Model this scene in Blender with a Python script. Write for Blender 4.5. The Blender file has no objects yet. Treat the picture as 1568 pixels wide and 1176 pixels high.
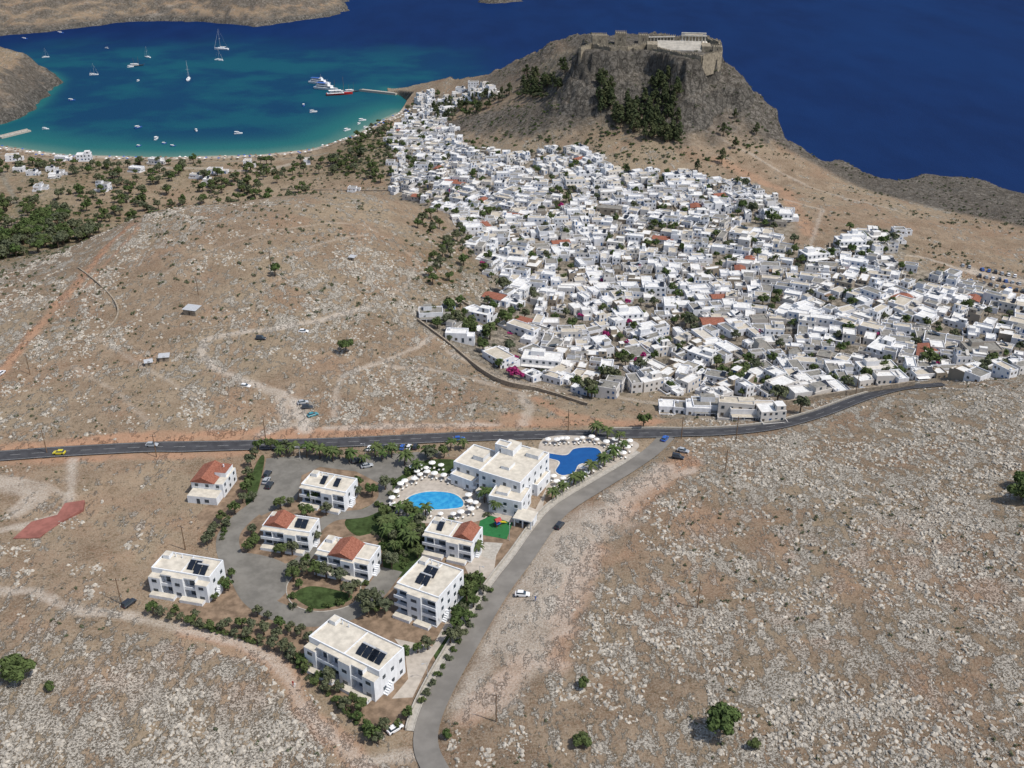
import bpy, math, random, time
import numpy as np
from mathutils import Vector, Matrix
T0=time.time()
random.seed(7); rng=np.random.default_rng(7)
scene=bpy.context.scene
# ------------------------------------------------------------------ camera
CAMZ=260.0; PITCH=math.radians(28); FOC=1539.0
cam=bpy.data.objects.new('camera',bpy.data.cameras.new('camera')); scene.collection.objects.link(cam)
cam.location=(0,0,CAMZ); cam.rotation_euler=(math.radians(90)-PITCH,0,0)
cam.data.sensor_width=36; cam.data.lens=36*FOC/1568; cam.data.clip_start=1; cam.data.clip_end=60000
scene.camera=cam
CP,SP=math.cos(PITCH),math.sin(PITCH)
def rays(uv):
    uv=np.atleast_2d(np.array(uv,float)); cx=(uv[:,0]-784)/FOC; cy=(588-uv[:,1])/FOC
    return np.stack([cx,CP+SP*cy,-SP+CP*cy],1)
def U(u,v,z):            # survey point: photo bearing + known elevation -> plan position
    d=rays([(u,v)])[0]; t=(z-CAMZ)/d[2]; return (d[0]*t,d[1]*t)
# ------------------------------------------------------------------ numeric helpers
def smooth(a,b,x):
    t=np.clip((x-a)/(b-a),0,1); return t*t*(3-2*t)
def _h(ix,iy,s):
    n=(ix*374761393+iy*668265263+s*144269504)&0x7fffffff
    n=((n^(n>>13))*1274126177)&0x7fffffff
    n=n^(n>>16); return (n&0xffff)/65535.0
def vn(x,y,s=0):
    x=np.asarray(x,float); y=np.asarray(y,float)
    ix=np.floor(x).astype(np.int64); iy=np.floor(y).astype(np.int64); fx=x-ix; fy=y-iy
    fx=fx*fx*(3-2*fx); fy=fy*fy*(3-2*fy)
    a=_h(ix,iy,s);b=_h(ix+1,iy,s);c=_h(ix,iy+1,s);d=_h(ix+1,iy+1,s)
    return (a*(1-fx)+b*fx)*(1-fy)+(c*(1-fx)+d*fx)*fy
def fbm(x,y,o=4,s=0):
    r=0;a=.5;t=0
    for i in range(o):
        r=r+a*vn(x,y,s+i*17);t+=a;a*=.55;x=x*2.03+5.1;y=y*2.03+1.7
    return r/t
def seg_dist(x,y,P,closed):
    P=np.asarray(P,float); A=P if closed else P[:-1]; B=np.roll(P,-1,0) if closed else P[1:]
    x=np.asarray(x,float).ravel(); y=np.asarray(y,float).ravel(); out=np.empty(len(x))
    D=B-A; L=(D**2).sum(1)+1e-9
    for i in range(0,len(x),20000):
        px=x[i:i+20000,None];py=y[i:i+20000,None]
        t=np.clip(((px-A[:,0])*D[:,0]+(py-A[:,1])*D[:,1])/L,0,1)
        out[i:i+20000]=np.sqrt(((px-A[:,0]-t*D[:,0])**2+(py-A[:,1]-t*D[:,1])**2).min(1))
    return out
def inside(x,y,P):
    P=np.asarray(P,float); Q=np.roll(P,-1,0)
    x=np.asarray(x,float).ravel(); y=np.asarray(y,float).ravel(); r=np.zeros(len(x),bool)
    for a,b in zip(P,Q):
        if a[1]==b[1]: continue
        c=(a[1]>y)!=(b[1]>y)
        r^=c&(x<(b[0]-a[0])*(y-a[1])/(b[1]-a[1])+a[0])
    return r
def sd(x,y,P):
    d=seg_dist(x,y,P,True); return np.where(inside(x,y,P),d,-d)
# ------------------------------------------------------------------ plan data
LAND=[(-3500,900),(-1200,980),U(-150,215,0),U(0,224,0),U(100,238,0),U(250,242,0),U(400,238,0),U(480,229,0),U(530,215,0),U(570,192,0),
 U(610,173,0),U(630,156,0),U(612,146,0),U(592,142,0),U(590,134,0),U(612,120,15),U(640,106,30),U(700,94,50),U(760,82,65),U(800,73,75),
 U(826,53,92),U(888,53,97),(100,1010),(188,975),U(1112,90,96),U(1150,126,80),U(1190,163,65),U(1204,207,48),U(1258,238,36),U(1290,242,30),
 U(1312,256,26),U(1340,268,24),U(1370,273,23),U(1412,264,22),U(1500,270,22),U(1568,294,22),(520,720),(900,640),(3500,500),(3500,-2500),(-3500,-2500)]
ACRO=[U(884,80,104),U(930,84,104),U(990,82,104),U(1055,94,104),U(1100,90,102),(176,975),(100,995),(66,975)]
HOTEL=[U(*p,57) for p in [(285,695),(400,688),(560,682),(850,668),(1000,668),(985,690),(870,770),(820,830),(750,930),(640,1120),(600,1140),(430,1000),(225,945),(215,870),(330,800),(290,785)]]
CT=[(0,1176,60),(400,1176,58),(784,1176,59),(1200,1176,66),(1568,1176,76),(1200,900,66),(1568,900,78),(1568,700,76),(1300,750,66),(1050,800,60),(1500,600,69),(1568,577,68),(1350,640,62),
 (0,930,59),(100,800,58),(0,695,59),(200,686,58),(400,681,57),(700,668,57),(1000,662,57),(1180,652,58),(1320,608,59),(1440,590,61),
 (0,600,60),(150,600,60),(300,600,59),(500,620,57),(0,500,60),(200,500,64),(300,440,68),(450,450,66),(450,350,72),(330,318,72),(500,300,66),(560,296,60),(235,325,68),(170,352,60),(100,388,52),(0,425,42),
 (560,430,62),(600,380,60),(640,330,47),(610,305,50),(660,430,52),(600,520,58),(680,560,53),(800,610,52),(900,630,52),(740,470,43),(700,370,42),
 (850,575,43),(1000,590,45),(1150,600,46),(1300,575,47),(1450,560,48),(1568,555,46),(1000,500,36),(1200,500,40),(1400,480,42),(1568,480,40),(900,420,33),(1050,420,36),(1200,400,39),(1350,400,40),(1568,420,34),
 (800,340,32),(950,330,34),(1100,320,38),(1250,330,40),(1400,340,36),(1568,350,30),(700,290,24),(850,260,33),(650,240,14),(640,200,12),(650,160,10),(700,150,20),
 (590,230,14),(560,215,12),(560,250,14),(520,260,8),(480,240,3),(300,250,3),(100,250,3),(0,240,3),(300,275,7),(430,280,9),(100,290,8),(0,300,8),(50,350,9),(0,370,14),
 (1000,220,48),(1000,255,38),(900,200,50),(1150,220,46),(1230,252,37),(1290,246,29),(1320,280,26),(1345,272,23),(1420,285,22),(1420,268,22),(1520,300,22),(1530,280,22),(800,200,40),(760,160,40),(820,140,58),(880,150,68),(980,150,71),(1080,145,72),(1140,140,75),(1120,110,86),(1175,170,62),(1185,200,50),
 (640,125,12),(700,110,36),(760,100,50),(850,60,90),(880,62,94),(820,90,72)]
CW=[(x,y,z) for (u,v,z) in CT for (x,y) in [U(u,v,z)]]
CW+=[(-190,725,8),(-270,700,9),(-100,730,12),(-40,740,20),(-360,640,12),(-480,560,20),(-460,420,55),(-420,250,58),(-300,100,60),(0,60,60),(300,100,80),(450,250,90),(400,400,62),(330,480,50),(500,600,30),(330,900,22),(420,860,22),
 (-900,200,60),(900,200,90),(-900,800,10),(-700,500,40),(900,600,30),(0,-500,60),(-1500,-800,60),(1500,-800,60)]
CW=np.array(CW)
S=100.
def _k(r2): return 0.5*r2*np.log(r2+1e-9)
n=len(CW); X=CW[:,:2]/S
K=_k(((X[:,None]-X[None])**2).sum(2))+np.eye(n)*0.02
Pm=np.hstack([np.ones((n,1)),X]); A=np.zeros((n+3,n+3)); A[:n,:n]=K;A[:n,n:]=Pm;A[n:,:n]=Pm.T
sol=np.linalg.solve(A,np.concatenate([CW[:,2],np.zeros(3)]))
def tps(x,y):
    x=np.asarray(x,float).ravel()/S;y=np.asarray(y,float).ravel()/S;o=np.empty(len(x))
    for i in range(0,len(x),30000):
        a=x[i:i+30000];b=y[i:i+30000]
        r2=(a[:,None]-X[:,0])**2+(b[:,None]-X[:,1])**2
        o[i:i+30000]=_k(r2)@sol[:n]+sol[n]+sol[n+1]*a+sol[n+2]*b
    return o
def hmac(x,y):
    x=np.asarray(x,float).ravel();y=np.asarray(y,float).ravel()
    b=np.clip(tps(x,y),1.5,110)
    w=smooth(-14,0,sd(x,y,HOTEL)); b=b*(1-w)+57*w
    da=sd(x,y,ACRO)+(fbm(x/22,y/22,4,5)-.5)*30
    b=b+(104+2.5*fbm(x/20,y/20,2,3)-b)*(.36*smooth(-32,-6,da)+.64*smooth(-7,1,da))
    dl=sd(x,y,LAND); dl=dl+(fbm(x/16,y/16,4,9)-.5)*smooth(2,20,b)*14
    c=smooth(-1-.22*np.clip(b,0,90),3,dl)
    return b*c-5*(1-c)
TG=np.geomspace(190,2300,330)
def G(uvs):
    d=rays(uvs); m=len(d); P=d[:,None,:]*TG[None,:,None]
    z=P[...,2]+CAMZ; h=hmac(P[...,0],P[...,1]).reshape(m,-1)
    b=z<h; k=np.where(b.any(1),b.argmax(1),len(TG)-1); k=np.maximum(k,1)
    lo=TG[k-1].copy(); hi=TG[k].copy()
    for _ in range(9):
        mid=(lo+hi)/2; q=d*mid[:,None]; bb=(q[:,2]+CAMZ)<hmac(q[:,0],q[:,1]); hi=np.where(bb,mid,hi); lo=np.where(bb,lo,mid)
    q=d*hi[:,None]; return np.stack([q[:,0],q[:,1],q[:,2]+CAMZ],1)
# ------------------------------------------------------------------ materials
def newmat(name,rough=.85,spec=.2):
    m=bpy.data.materials.new(name);m.use_nodes=True;nt=m.node_tree;b=nt.nodes['Principled BSDF']
    b.inputs['Roughness'].default_value=rough; b.inputs['Specular IOR Level'].default_value=spec
    return m,nt,b
def setin(nt,s,v):
    if isinstance(v,(int,float)): s.default_value=v
    elif isinstance(v,(tuple,list)): s.default_value=(*v,1) if len(v)==3 and s.type=='RGBA' else v
    else: nt.links.new(v,s)
def mix(nt,f,a,b,mode='MIX'):
    n=nt.nodes.new('ShaderNodeMix');n.data_type='RGBA';n.blend_type=mode
    setin(nt,n.inputs[0],f);setin(nt,n.inputs[6],a);setin(nt,n.inputs[7],b);return n.outputs[2]
def mth(nt,op,a,b=0.,c=0.):
    n=nt.nodes.new('ShaderNodeMath');n.operation=op;setin(nt,n.inputs[0],a);setin(nt,n.inputs[1],b);setin(nt,n.inputs[2],c);return n.outputs[0]
def mr(nt,v,a,b,c=0.,d=1.):
    n=nt.nodes.new('ShaderNodeMapRange');n.interpolation_type='SMOOTHSTEP'
    for i,q in enumerate([v,a,b,c,d]): setin(nt,n.inputs[i],q)
    return n.outputs[0]
def coord(nt,scale=(1,1,1),rot=0):
    t=nt.nodes.new('ShaderNodeTexCoord');m=nt.nodes.new('ShaderNodeMapping');nt.links.new(t.outputs['Object'],m.inputs[0])
    m.inputs['Scale'].default_value=scale;m.inputs['Rotation'].default_value=(0,0,rot);return m.outputs[0]
def noi(nt,vec,scale,detail=3,rough=.5):
    n=nt.nodes.new('ShaderNodeTexNoise');nt.links.new(vec,n.inputs['Vector'])
    n.inputs['Scale'].default_value=scale;n.inputs['Detail'].default_value=detail;n.inputs['Roughness'].default_value=rough;return n.outputs[0]
def bump(nt,b,h,s=.5,d=.2):
    n=nt.nodes.new('ShaderNodeBump');nt.links.new(h,n.inputs['Height']);n.inputs['Strength'].default_value=s;n.inputs['Distance'].default_value=d
    nt.links.new(n.outputs[0],b.inputs['Normal'])
def simple(name,col,rough=.8,spec=.2,var=.15,scale=1.5):
    m,nt,b=newmat(name,rough,spec)
    c=coord(nt);f=noi(nt,c,scale,5,.6)
    v=mr(nt,f,.3,.7); col2=tuple(x*(1-var*2) for x in col)
    nt.links.new(mix(nt,v,col2,col),b.inputs['Base Color']);return m
def rnd(nt): return nt.nodes.new('ShaderNodeObjectInfo').outputs['Random']

def terrain_mat():
    m,nt,b=newmat('rocky_ground',.95,.05)
    c=coord(nt); cs=coord(nt,(1,.5,1),.5)
    ca=nt.nodes.new('ShaderNodeAttribute');ca.attribute_name='zoneA';sa=nt.nodes.new('ShaderNodeSeparateColor');nt.links.new(ca.outputs['Color'],sa.inputs[0])
    cb=nt.nodes.new('ShaderNodeAttribute');cb.attribute_name='zoneB';sb=nt.nodes.new('ShaderNodeSeparateColor');nt.links.new(cb.outputs['Color'],sb.inputs[0])
    big=noi(nt,c,.014,4,.6);mid=noi(nt,c,.075,5,.65);fine=noi(nt,c,1.6,6,.7);ff=noi(nt,c,4.,3,.6)
    soil=mix(nt,mr(nt,mid,.36,.62),(.160,.108,.068),(.255,.188,.127))
    soil=mix(nt,mr(nt,big,.42,.62,0,.6),soil,(.275,.218,.145))
    soil=mix(nt,mr(nt,noi(nt,c,.03,4,.6),.50,.64,0,.55),soil,(.215,.125,.075))
    soil=mix(nt,mr(nt,fine,.40,.62,.0,.55),soil,(.325,.27,.205))
    soil=mix(nt,mr(nt,noi(nt,c,.5,5,.7),.54,.66,0,.6),soil,(.10,.08,.048))
    # scattered limestone
    s1=noi(nt,cs,.34,8,.74)
    s1=mth(nt,'ADD',s1,mth(nt,'MULTIPLY',mth(nt,'SUBTRACT',mid,.5),.45))
    s1=mth(nt,'ADD',s1,mth(nt,'MULTIPLY',mth(nt,'SUBTRACT',big,.5),.20))
    thr=mr(nt,sb.outputs[0],0.,1.,.63,.485)
    sm=mr(nt,mth(nt,'SUBTRACT',s1,thr),-.012,.03)
    sm2=mth(nt,'MULTIPLY',sm,mr(nt,fine,.36,.5,.1,1.))
    stone=mix(nt,mr(nt,ff,.35,.65),(.27,.24,.195),(.49,.45,.385))
    col=mix(nt,sm2,soil,stone)
    dk=mr(nt,noi(nt,c,.9,4,.7),.58,.66,0,.75)
    col=mix(nt,dk,col,(.065,.057,.036))
    # orange earth, pale tracks, paving, green, cliffs
    w=mr(nt,mid,.3,.7,.5,1.2)
    col=mix(nt,mth(nt,'MULTIPLY',sa.outputs[1],w),col,mix(nt,fine,(.30,.155,.088),(.45,.285,.19)))
    col=mix(nt,mth(nt,'MULTIPLY',mth(nt,'MULTIPLY',sa.outputs[0],mr(nt,mid,.35,.6,.62,.95)),mr(nt,fine,.3,.55,.75,1.)),col,mix(nt,mr(nt,fine,.35,.65),(.36,.31,.255),(.52,.47,.405)))
    col=mix(nt,sa.outputs[2],col,mix(nt,mr(nt,noi(nt,c,.25,5,.7),.35,.65),(.13,.115,.085),(.31,.27,.22)))
    gr=mth(nt,'MULTIPLY',sb.outputs[2],mr(nt,noi(nt,c,.25,5,.7),.38,.58))
    col=mix(nt,gr,col,mix(nt,fine,(.035,.042,.018),(.12,.12,.055)))
    vo=nt.nodes.new('ShaderNodeTexVoronoi');vo.feature='DISTANCE_TO_EDGE';vo.inputs['Scale'].default_value=.16;nt.links.new(coord(nt,(1,1,.45)),vo.inputs['Vector'])
    rock=mix(nt,mr(nt,noi(nt,c,.3,8,.75),.35,.65),(.07,.064,.055),(.245,.225,.195))
    rock=mix(nt,mr(nt,noi(nt,c,.05,5,.6),.45,.6,0,.6),rock,(.10,.092,.08))
    rock=mix(nt,mr(nt,vo.outputs[0],0,.1,.6,0),rock,(.04,.037,.033))
    col=mix(nt,sb.outputs[1],col,rock)
    nt.links.new(col,b.inputs['Base Color'])
    hh=mth(nt,'ADD',mth(nt,'MULTIPLY',sm2,.8),mth(nt,'MULTIPLY',fine,.6))
    hh=mth(nt,'ADD',hh,mth(nt,'MULTIPLY',mth(nt,'MULTIPLY',noi(nt,c,.3,8,.75),sb.outputs[1]),8.))
    bump(nt,b,hh,.9,.7)
    return m
M_ter=terrain_mat()
def wallmat(name,col,var=True):
    m,nt,b=newmat(name,.8,.15);c=coord(nt,(1,1,.3))
    f=mr(nt,noi(nt,c,.9,6,.7),.35,.7)
    base=mix(nt,f,tuple(x*.82 for x in col),col)
    if var:
        r=rnd(nt); base=mix(nt,mr(nt,r,.45,1.,0,.7),base,(.48,.43,.36));base=mix(nt,mr(nt,r,.93,.95),base,(.29,.245,.19))
    nt.links.new(base,b.inputs['Base Color']);return m
M_white=wallmat('whitewash',(.74,.745,.76));M_hwhite=wallmat('hotel_plaster',(.76,.775,.79),False)
def roofmat():
    m,nt,b=newmat('flat_roof',.9,.1);c=coord(nt);r=rnd(nt)
    f=mr(nt,noi(nt,c,.7,6,.7),.3,.7)
    a=mix(nt,f,(.50,.49,.465),(.71,.705,.68))
    g=mix(nt,f,(.14,.135,.12),(.27,.255,.225));t=mix(nt,f,(.36,.32,.25),(.52,.47,.39))
    r2=mth(nt,'FRACT',mth(nt,'MULTIPLY',r,7.31))
    col=mix(nt,mr(nt,r2,.44,.46),a,t);col=mix(nt,mr(nt,r2,.66,.68),col,g)
    nt.links.new(col,b.inputs['Base Color']);return m
M_roof=roofmat();M_hroof=simple('terrace_roof',(.60,.55,.46),.9,.1,.13,.5)
def tilemat():
    m,nt,b=newmat('terracotta_tiles',.85,.15);c=coord(nt)
    w=nt.nodes.new('ShaderNodeTexWave');w.inputs['Scale'].default_value=1.6;w.inputs['Distortion'].default_value=.4;w.bands_direction='X';nt.links.new(c,w.inputs[0])
    f=noi(nt,c,1.8,5,.7)
    col=mix(nt,mr(nt,f,.35,.65),(.22,.08,.05),(.37,.155,.105));col=mix(nt,mr(nt,w.outputs[1],.0,.5,.5,0),col,(.13,.05,.03))
    nt.links.new(col,b.inputs['Base Color']);bump(nt,b,w.outputs[1],.6,.1);return m
M_tile=tilemat()
M_win=simple('window_glass',(.05,.07,.09),.2,.5,.2,.5);M_shut=simple('shutters',(.12,.10,.08),.7);M_door=simple('blue_door',(.06,.14,.30),.6)
M_solar=simple('solar_panel',(.015,.02,.03),.25,.5,.2,2);M_metal=simple('grey_metal',(.45,.46,.47),.5,.4,.1)
M_asph=simple('asphalt',(.068,.068,.073),.9,.1,.18,.3);M_asph2=simple('worn_asphalt',(.20,.188,.165),.9,.1,.16,.22);M_asph3=simple('side_road_asphalt',(.215,.20,.178),.9,.1,.14,.15)
M_line=simple('road_paint',(.46,.46,.44),.7,.2,.2,2);M_kerb=simple('concrete_kerb',(.42,.39,.34),.9,.1,.14,1);M_stonew=simple('stone_wall',(.36,.30,.23),.95,.1,.25,1.2)
M_deck=simple('pool_deck',(.44,.39,.33),.85,.2,.12,.6);M_lawn=simple('lawn',(.06,.09,.032),.95,.05,.28,.5);M_gravel=simple('garden_earth',(.265,.19,.13),.95,.05,.25,.4)
M_play=simple('playground_mat',(.03,.15,.05),.9,.1,.1,1);M_clay=simple('red_clay',(.30,.125,.10),.9,.1,.18,.3)
M_canv=simple('parasol_canvas',(.74,.73,.70),.8,.1,.04,2);M_wood=simple('wood',(.20,.13,.08),.8);M_bark=simple('bark',(.13,.095,.065),.95)
M_limes=simple('limestone_rock',(.50,.455,.385),.95,.08,.26,.8);M_fort=simple('fortress_stone',(.33,.285,.215),.95,.08,.25,.4);M_marble=simple('pale_temple_stone',(.60,.56,.49),.85,.1,.14,.3)
M_red=simple('red_paint',(.40,.03,.03),.5);M_blue=simple('blue_paint',(.04,.12,.4),.5);M_yel=simple('yellow_paint',(.65,.55,.05),.4);M_gcar=simple('silver_paint',(.35,.37,.39),.35,.5,.05)
M_dcar=simple('dark_paint',(.03,.035,.045),.35,.5,.1);M_wcar=simple('white_paint',(.75,.75,.75),.35,.5,.05);M_tire=simple('tyre',(.02,.02,.02),.9);M_mag=simple('bougainvillea',(.36,.035,.15),.9)
M_teal=simple('teal_paint',(.05,.25,.3),.35,.5)
def watermat_pool():
    m,nt,b=newmat('pool_water',.12,.5);c=coord(nt);f=noi(nt,c,.6,4,.6)
    nt.links.new(mix(nt,mr(nt,f,.3,.7),(.015,.20,.44),(.045,.32,.54)),b.inputs['Base Color']);bump(nt,b,noi(nt,c,2.5,2),.15,.05);return m
M_pool=watermat_pool()
m,nt,b=newmat('deep_pool_water',.12,.5);nt.links.new(mix(nt,noi(nt,coord(nt),.5,4),(.006,.055,.20),(.012,.095,.29)),b.inputs['Base Color']);M_pool2=m
def leafmat(name,a,b2):
    m,nt,b=newmat(name,.85,.1);c=coord(nt);f=noi(nt,c,1.3,3,.6);r=rnd(nt)
    col=mix(nt,mr(nt,f,.35,.65),a,b2);col=mix(nt,mth(nt,'MULTIPLY',r,.35),col,(.12,.12,.055))
    nt.links.new(col,b.inputs['Base Color']);return m
M_leaf=leafmat('foliage',(.03,.052,.016),(.085,.125,.04));M_pine=leafmat('pine_foliage',(.025,.038,.016),(.06,.076,.036));M_olive=leafmat('olive_foliage',(.05,.062,.036),(.12,.135,.082))
# ------------------------------------------------------------------ mesh helpers
def link(o): scene.collection.objects.link(o); return o
def npmesh(name,V,F,mats,midx=None,sm=False,obj=True):
    me=bpy.data.meshes.new(name);V=np.ascontiguousarray(V,np.float32);F=np.ascontiguousarray(F,np.int32);k=F.shape[1]
    me.vertices.add(len(V));me.vertices.foreach_set('co',V.ravel());me.loops.add(F.size);me.loops.foreach_set('vertex_index',F.ravel())
    me.polygons.add(len(F));me.polygons.foreach_set('loop_start',np.arange(0,F.size,k,dtype=np.int32))
    me.polygons.foreach_set('use_smooth',np.full(len(F),sm))
    for q in mats: me.materials.append(q)
    if midx is not None: me.polygons.foreach_set('material_index',np.asarray(midx,np.int32))
    me.update(calc_edges=True)
    return link(bpy.data.objects.new(name,me)) if obj else me
class MB:
    def __init__(s): s.v=[];s.f=[];s.m=[];s.mats=[];s.T=None
    def mi(s,m):
        if m not in s.mats: s.mats.append(m)
        return s.mats.index(m)
    def add(s,vs,fs,mat):
        b=len(s.v)
        if s.T is not None: vs=[tuple(s.T@Vector(p)) for p in vs]
        s.v+=list(vs);k=s.mi(mat)
        for f in fs: s.f.append([b+i for i in f]);s.m.append(k)
    def box(s,x0,x1,y0,y1,z0,z1,mat,top=None):
        v=[(x0,y0,z0),(x1,y0,z0),(x1,y1,z0),(x0,y1,z0),(x0,y0,z1),(x1,y0,z1),(x1,y1,z1),(x0,y1,z1)]
        s.add(v,[(0,3,2,1),(0,1,5,4),(1,2,6,5),(2,3,7,6),(3,0,4,7)],mat); s.add(v,[(4,5,6,7)],top or mat)
    def gable(s,x0,x1,y0,y1,z0,h,mat,axis='x'):
        if axis=='x':
            ym=(y0+y1)/2;v=[(x0,y0,z0),(x1,y0,z0),(x1,y1,z0),(x0,y1,z0),(x0,ym,z0+h),(x1,ym,z0+h)];f=[(0,1,5,4),(2,3,4,5),(0,4,3),(1,2,5),(0,3,2,1)]
        else:
            xm=(x0+x1)/2;v=[(x0,y0,z0),(x1,y0,z0),(x1,y1,z0),(x0,y1,z0),(xm,y0,z0+h),(xm,y1,z0+h)];f=[(0,4,5,3),(1,2,5,4),(0,1,4),(2,3,5),(0,3,2,1)]
        s.add(v,f,mat)
    def loft(s,secs,mat,closed=True,cap=True):
        k=len(secs[0]);v=[p for q in secs for p in q];f=[]
        for i in range(len(secs)-1):
            for j in range(k if closed else k-1):
                a=i*k+j;b2=i*k+(j+1)%k;f.append((a,b2,b2+k,a+k))
        if cap: f.append(tuple(range(k))[::-1]);f.append(tuple((len(secs)-1)*k+j for j in range(k)))
        s.add(v,f,mat)
    def cyl(s,p0,p1,r0,r1,mat,n=8):
        p0=Vector(p0);p1=Vector(p1);d=(p1-p0).normalized();a=d.orthogonal().normalized();b=d.cross(a)
        s.loft([[tuple(p+a*r*math.cos(6.2832*i/n)+b*r*math.sin(6.2832*i/n)) for i in range(n)] for p,r in((p0,r0),(p1,r1))],mat)
    def mesh(s,name):
        me=bpy.data.meshes.new(name);me.from_pydata(s.v,[],s.f)
        for q in s.mats: me.materials.append(q)
        me.polygons.foreach_set('material_index',s.m);me.update();return me
    def obj(s,name,loc=(0,0,0),rot=0): 
        o=link(bpy.data.objects.new(name,s.mesh(name)));o.location=loc;o.rotation_euler=(0,0,rot);return o
def inst(name,me,loc,rot=0,sc=1,parent=None):
    o=link(bpy.data.objects.new(name,me));o.location=loc;o.rotation_euler=(0,0,rot);o.scale=(sc,sc,sc) if isinstance(sc,(int,float)) else sc
    if parent: o.parent=parent
    return o
# ------------------------------------------------------------------ roads (plan)
def smoothline(P,step=2.0):
    P=np.asarray(P,float);Q=np.vstack([2*P[0]-P[1],P,2*P[-1]-P[-2]]);o=[]
    for i in range(1,len(Q)-2):
        m_=max(2,int(np.linalg.norm(Q[i+1]-Q[i])/step))
        for t in np.arange(m_)/m_:
            a,b2,c,d=Q[i-1],Q[i],Q[i+1],Q[i+2]
            o.append(.5*((2*b2)+(-a+c)*t+(2*a-5*b2+4*c-d)*t*t+(-a+3*b2-3*c+d)*t**3))
    o.append(P[-1]);return np.array(o)
def line(pts): return smoothline(G(pts)[:,:2])
MAIN=line([(-60,701),(0,698),(100,691),(250,684),(400,681),(550,676),(700,669),(850,665),(1000,663),(1100,661),(1180,653),(1250,635),(1320,609),(1380,594),(1445,588)])
SIDE=line([(1022,668),(1000,690),(965,715),(910,748),(860,780),(832,812),(802,855),(768,900),(738,948),(708,1000),(680,1050),(658,1100),(652,1140),(668,1180),(720,1260)])
# (kind, width, strength, survey points)
paths=[('dirt',3.2,.9,[(472,645),(462,625),(435,602),(375,585),(330,565),(308,540),(312,520),(345,512),(420,505),(490,492),(560,470)]),
 ('dirt',6,1,[(470,655),(462,640),(450,615)]),('dirt',4,.8,[(330,565),(375,585),(440,610)]),('dirt',4,.8,[(430,610),(440,650),(400,665)]),
 ('dirt',2.2,.7,[(512,640),(514,600),(525,575),(580,555),(640,532),(670,510)]),('dirt',2.5,.6,[(600,560),(650,562),(720,578),(800,600)]),
 ('dirt',1.5,.4,[(560,470),(620,440),(640,400)]),('dirt',3.5,.8,[(500,655),(640,652),(760,650)]),('dirt',4,.7,[(800,605),(812,630),(800,650)]),
 ('orange',8,1,[(0,690),(200,671),(400,666),(620,656),(860,648),(1000,647)]),('orange',4.5,.9,[(820,610),(860,635),(930,645)]),('orange',5,.8,[(0,708),(200,698),(380,692)]),
 ('orange',4,1,[(-20,600),(10,560),(45,515),(85,470),(125,425),(165,375),(205,340)]),('orange',1.8,.7,[(230,325),(210,350),(130,440)]),('orange',6,1,[(85,470),(125,425)]),
 ('dirt',1.5,.45,[(205,340),(300,318),(420,300)]),('dirt',1.3,.4,[(150,520),(220,560),(300,610)]),('dirt',1.3,.4,[(380,400),(470,380),(560,360)]),('dirt',1.3,.4,[(380,460),(440,420),(520,410)]),('dirt',1.2,.35,[(250,420),(330,380),(440,350),(560,345),(640,400)]),('dirt',1.2,.35,[(110,560),(180,600),(230,650)]),
 ('dirt',3.6,.8,[(-20,905),(50,905),(90,925),(125,938),(200,945),(290,962),(370,985),(415,1008)]),
 ('orange',6,.9,[(290,962),(370,985),(415,1008),(445,1045),(465,1085),(520,1140),(560,1180)]),('dirt',3,.75,[(415,1008),(445,1045),(465,1085),(520,1140),(560,1180),(600,1250)]),
 ('dirt',4,.8,[(560,1165),(610,1160),(650,1150)]),
 ('dirt',3,.8,[(112,705),(108,750),(100,785),(60,800),(0,812)]),('dirt',2.5,.6,[(0,730),(60,740),(110,760)]),('dirt',7,.7,[(0,740),(60,755),(30,780)]),
 ('dirt',19,.75,[(925,790),(885,820),(862,860),(845,905),(825,950),(805,1000)]),('dirt',11,.8,[(1010,722),(960,755),(915,790)]),('dirt',11,.6,[(820,970),(790,1030),(760,1065),(720,1080)]),
 ('dirt',6,.7,[(850,800),(830,850),(800,905),(770,960),(740,1020),(705,1080)]),
 ('orange',11,.9,[(1050,705),(985,752),(945,790)]),('orange',8,.8,[(915,840),(890,880),(872,940),(848,1010)]),('orange',8,.8,[(800,1010),(770,1050),(720,1095)]),
 ('dirt',3,.7,[(1060,720),(1030,730),(1000,745)]),
 ('dirt',3,.7,[(1250,420),(1330,385),(1420,395),(1568,440)]),('dirt',12,.8,[(1490,415),(1560,430)]),('dirt',2,.5,[(1180,300),(1260,320),(1240,380)]),
 ('orange',10,.6,[(1100,245),(1200,290),(1240,360)]),('dirt',2,.5,[(1080,200),(1150,235),(1240,285),(1400,330)]),
 ('grey',3,1,[(-20,255),(0,262),(25,310),(40,345)]),('dirt',3,.7,[(330,262),(420,262)]),('dirt',8,.6,[(200,255),(400,262),(450,250)]),
 ('orange',7,.9,[(780,640),(900,648)]),('grey',3,1,[(0,238),(150,248),(350,247),(500,234)]),
 ('dirt',3,.6,[(1010,620),(900,600),(780,580),(690,540)])]
paths=[(k,w,q,G(p)[:,:2]) for k,w,q,p in paths]
def poly(pts,z=None): return G(pts)[:,:2] if z is None else np.array([U(a,b2,z) for a,b2 in pts])
TOWN=poly([(592,222),(610,195),(625,165),(650,145),(745,132),(768,142),(690,165),(680,190),(720,225),(790,238),(900,228),(950,262),(1060,268),(1140,285),(1215,330),(1205,375),(1270,398),(1285,365),(1380,350),(1385,385),(1340,395),(1455,425),(1575,462),(1580,575),(1500,582),(1440,580),(1330,592),(1230,608),(1000,598),(905,610),(830,585),(765,572),(690,520),(640,492),(655,472),(720,480),(762,440),(735,400),(715,372),(660,318),(600,292),(600,262)])
ROW=poly([(1010,615),(1190,625),(1180,645),(1010,640)])
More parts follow.
